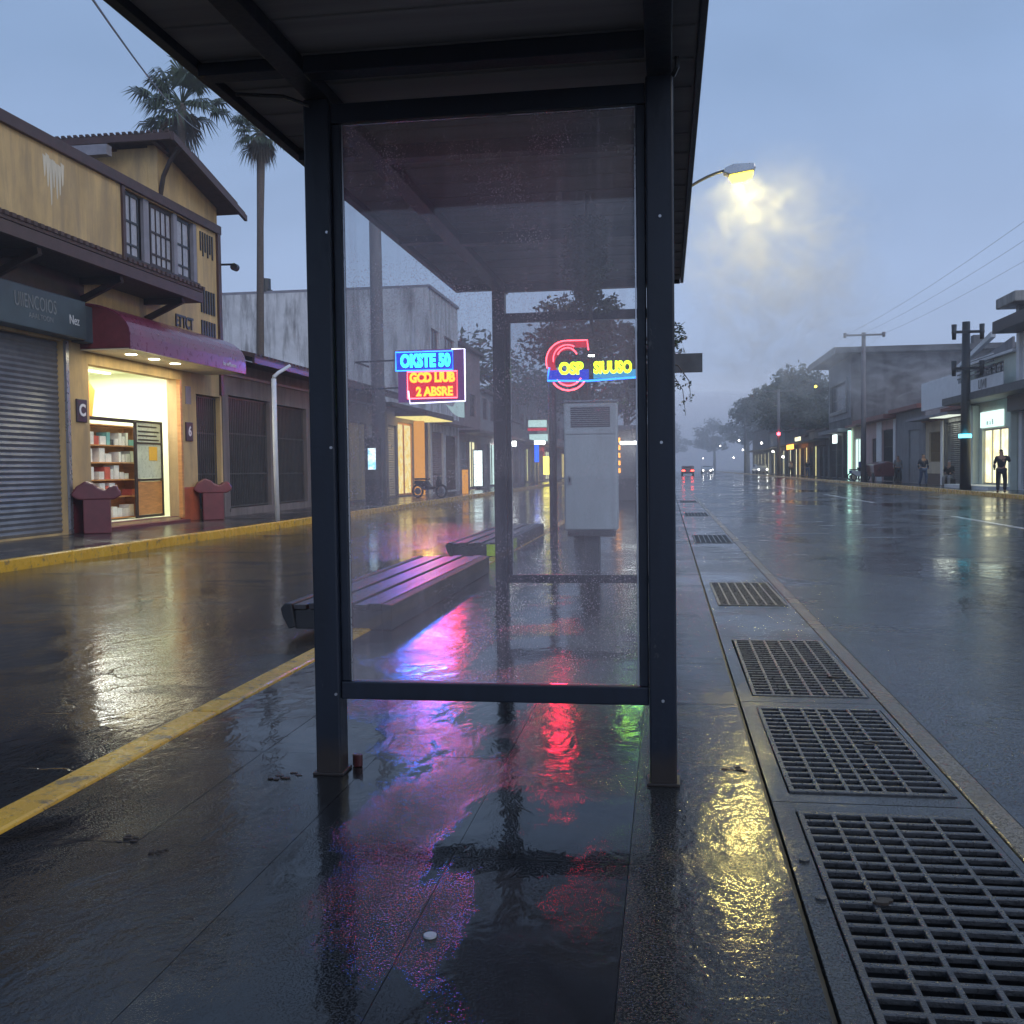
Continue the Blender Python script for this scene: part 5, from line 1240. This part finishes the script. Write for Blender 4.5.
# rear faces the camera when rz = pi
car('car driving away with glowing red tail lights at the end of the wet road', (3.0, 150, 0), PI, 'carred', True)
hl = [(6.8, 180, 'oncoming car with white headlights, nearest in the haze'), (9.6, 235, 'second oncoming car with headlights in the haze')]
c0 = car(hl[0][2], (hl[0][0], hl[0][1], 0), 0, 'carwhite', False)
for x, y, l in hl[1:]: dup(c0, (x, y, 0), 0, l)
dup(kids and c0, (13.9, 158, .12), .1, 'parked car with lights on by the far right pavement')
lts = [(11.5, 168, 5.4, 'e_white', 'high small white street light in the far mist'), (13.0, 205, 3.0, 'e_white', 'low small white light far off beyond the parked car'), (12.2, 240, 6.0, 'e_white', 'highest tiny white light above the oncoming cars'), (9.0, 260, 3.4, 'e_white', 'tiny white light low above the road end'), (14.2, 130, 2.4, 'e_white', 'small white light at a far shop door'), (13.6, 152, 4.6, 'e_white', 'small white street light above far right trees'), (14.0, 140, 3.2, 'e_white', 'small white shop light near the far pole'), (13.4, 186, 4.2, 'e_white', 'tiny white light deep in the haze'), (12.9, 122.6, 5.0, 'n_red', 'red signal light on the far pole'), (15.6, 112, 9.6, 'e_yellow', 'tiny yellow light high among the trees beside the sooty building')]
for x, y, z, m, l in lts: tag(MB().disc((x, y, z), .13 if m != 'n_red' else .2, 'y', .2, 12).build('small_lamp', M[m]), l, 'lamp', 'tiny far lights')

# pieces that are separate objects in the place become objects of their own
def split_islands(o):
    me = o.data; adj = {}
    par_ = list(range(len(me.vertices)))
    def fd(a):
        while par_[a] != a: par_[a] = par_[par_[a]]; a = par_[a]
        return a
    for e_ in me.edges:
        a, b_ = fd(e_.vertices[0]), fd(e_.vertices[1])
        if a != b_: par_[a] = b_
    grp = {}
    for p in me.polygons: grp.setdefault(fd(p.vertices[0]), []).append(p)
    if len(grp) < 2: return
    for gi, ps in enumerate(grp.values()):
        vi = sorted({v for p in ps for v in p.vertices}); mp_ = {v: i for i, v in enumerate(vi)}
        nm = bpy.data.meshes.new(me.name); nm.from_pydata([me.vertices[v].co[:] for v in vi], [], [tuple(mp_[v] for v in p.vertices) for p in ps])
        for m_ in me.materials: nm.materials.append(m_)
        if gi == 0: first = nm
        else:
            c_ = o.copy(); c_.data = nm; COL.objects.link(c_)
    o.data = first
for o in list(bpy.data.objects):
    if o.type == 'MESH' and o.name.split('.')[0] in ('gasket', 'cable', 'corner_trim', 'downlight', 'ceiling_tube', 'window_post', 'bolts', 'vent_slats', 'barge_board'): split_islands(o)
for o in bpy.data.objects:
    for a, b_ in (('bolts', 'bolt'), ('vent_slats', 'vent_slat')):
        if o.name.split('.')[0] == a: o.name = b_

# ------------------------------------------------------------------ steam
def steam(label, c, r, dens, scale, seed, col=(.985, .985, .99), dist=1.2, thr=(.45, .7), stretch=(1, 1, 1)):
    m, nt, out = new_mat('steam')
    pv = N(nt, 'ShaderNodeVolumePrincipled'); pv.inputs['Color'].default_value = (*col, 1); pv.inputs['Anisotropy'].default_value = .2
    tc = nt.nodes.new('ShaderNodeTexCoord')
    ln = N(nt, 'ShaderNodeVectorMath', operation='LENGTH'); nt.links.new(tc.outputs['Object'], ln.inputs[0])
    fall = ramp(nt, ln.outputs['Value'], [(.25, 1.0), (.98, 0.0)])
    mp = nt.nodes.new('ShaderNodeMapping'); mp.inputs['Location'].default_value = (seed, seed * .7, 0); mp.inputs['Scale'].default_value = stretch
    nt.links.new(tc.outputs['Object'], mp.inputs[0])
    n = noise(nt, mp.outputs[0], scale, 7, .62, dist)
    f = ramp(nt, n, [(thr[0], 0.0), (thr[1], 1.0)])
    d = math_(nt, 'MULTIPLY', math_(nt, 'MULTIPLY', f, fall), dens)
    nt.links.new(d, pv.inputs['Density']); nt.links.new(pv.outputs[0], out.inputs['Volume'])
    bm = bmesh.new(); bmesh.ops.create_icosphere(bm, subdivisions=3, radius=1); me = bpy.data.meshes.new('steam'); bm.to_mesh(me); bm.free(); me.materials.append(m)
    o = bpy.data.objects.new('steam', me); COL.objects.link(o); o.location = c; o.scale = r
    tag(o, label, 'steam', kind='stuff'); return o
steam('pale steam drifting in the light under the street lamp', (2.7, 26.1, 6.75), (2.9, 1.4, 2.7), 1.3, 2.2, 3.1, dist=1.9, thr=(.45, .70))
steam('fainter steam trailing right and below the street lamp', (3.2, 28.8, 5.2), (3.4, 1.8, 3.1), 1.0, 2.3, 8.4, dist=2.0, thr=(.44, .66))
steam('smoke drifting across the dark side wall of the sooty building', (19.5, 82.5, 7.6), (8.5, 3.0, 3.6), .42, 2.6, 5.5, (.93, .93, .95), dist=1.8, thr=(.46, .68))
m, nt, out = new_mat('mist'); pv = N(nt, 'ShaderNodeVolumePrincipled'); pv.inputs['Density'].default_value = .0048; pv.inputs['Color'].default_value = (.95, .94, 1, 1)
nt.links.new(pv.outputs[0], out.inputs['Volume'])
bm = bmesh.new(); bmesh.ops.create_icosphere(bm, subdivisions=4, radius=1); me = bpy.data.meshes.new('mist_bank'); bm.to_mesh(me); bm.free(); me.materials.append(m)
o = bpy.data.objects.new('mist_bank', me); COL.objects.link(o); o.location = (0, 330, 2); o.scale = (90, 205, 18)
tag(o, 'bank of mist lying over the far end of the street', 'mist', kind='stuff')
if HAZE:
    m, nt, out = new_mat('haze'); pv = N(nt, 'ShaderNodeVolumePrincipled'); pv.inputs['Density'].default_value = .0015; pv.inputs['Color'].default_value = (.95, .96, 1, 1); pv.inputs['Anisotropy'].default_value = .2
    nt.links.new(pv.outputs[0], out.inputs['Volume'])
    h = MB().box(-1000, 1000, -310, 1600, -2.4, 24).build('haze', m); tag(h, 'thin evening mist filling the street', 'haze', kind='stuff')

# ------------------------------------------------------------------ sky, sun, camera
w = bpy.data.worlds.new('World'); S.world = w; w.use_nodes = True; nt = w.node_tree; nt.nodes.clear()
out = nt.nodes.new('ShaderNodeOutputWorld'); bg = nt.nodes.new('ShaderNodeBackground')
sky = nt.nodes.new('ShaderNodeTexSky'); sky.sky_type = 'NISHITA'; sky.sun_disc = False
SE, SR = math.radians(12), math.radians(115)
sky.sun_elevation = SE; sky.sun_rotation = SR
tc = nt.nodes.new('ShaderNodeTexCoord'); sp = nt.nodes.new('ShaderNodeSeparateXYZ'); nt.links.new(tc.outputs['Generated'], sp.inputs[0])
grad = ramp(nt, sp.outputs['Z'], [(0.0, (.40, .43, .53)), (.10, (.235, .30, .44)), (.35, (.17, .25, .40)), (1.0, (.18, .255, .40))])
mp = nt.nodes.new('ShaderNodeMapping'); mp.inputs['Scale'].default_value = (1, 1, 2.6); nt.links.new(tc.outputs['Generated'], mp.inputs[0])
cl = ramp(nt, noise(nt, mp.outputs[0], 1.5, 4, .5, .3), [(.3, .80), (.7, 1.22)])
c = mixc(nt, 1.0, grad, cl, 'MULTIPLY')
# brighter overcast opposite the view (east), where dawn light comes from
dt = N(nt, 'ShaderNodeVectorMath', operation='DOT_PRODUCT'); nt.links.new(tc.outputs['Generated'], dt.inputs[0]); dt.inputs[1].default_value = (.62, -.70, .35)
br = ramp(nt, dt.outputs['Value'], [(.1, 1.0), (.9, 1.75)])
c = mixc(nt, 1.0, c, br, 'MULTIPLY')
sk = mixc(nt, 1.0, sky.outputs[0], .06, 'MULTIPLY')
c = mixc(nt, .05, c, sk)
nt.links.new(c, bg.inputs[0]); bg.inputs[1].default_value = 1.62; nt.links.new(bg.outputs[0], out.inputs[0])
sn = bpy.data.lights.new('sun', 'SUN'); sn.energy = .8; sn.angle = math.radians(25); sn.color = (1, .93, .86)
o = bpy.data.objects.new('sun', sn); COL.objects.link(o)
dv = Vector((.62, -.60, .5)).normalized(); o.rotation_euler = dv.to_track_quat('Z', 'Y').to_euler()

cam = bpy.data.cameras.new('camera'); co = bpy.data.objects.new('camera', cam); COL.objects.link(co); S.camera = co
cam.sensor_width = 36; cam.lens = 36; cam.clip_end = 4000; cam.clip_start = .05
co.location = (0, 0, 1.3)
yaw = math.atan2(155, 1024)
co.matrix_world = Matrix.Translation((0, 0, 1.3)) @ Matrix.Rotation(yaw, 4, 'Z') @ Matrix.Rotation(PI / 2 - math.radians(2.40), 4, 'X') @ Matrix.Rotation(math.radians(-.72), 4, 'Z')
S.view_settings.view_transform = 'Standard'; S.view_settings.look = 'None'; S.view_settings.gamma = 1; S.view_settings.exposure = 0
S.cycles.use_denoising = True; S.cycles.denoiser = 'OPENIMAGEDENOISE'
S.cycles.max_bounces = 8; S.cycles.transparent_max_bounces = 16; S.cycles.volume_bounces = 2; S.cycles.sample_clamp_indirect = 4; S.cycles.volume_step_rate = 1; S.cycles.volume_max_steps = 96
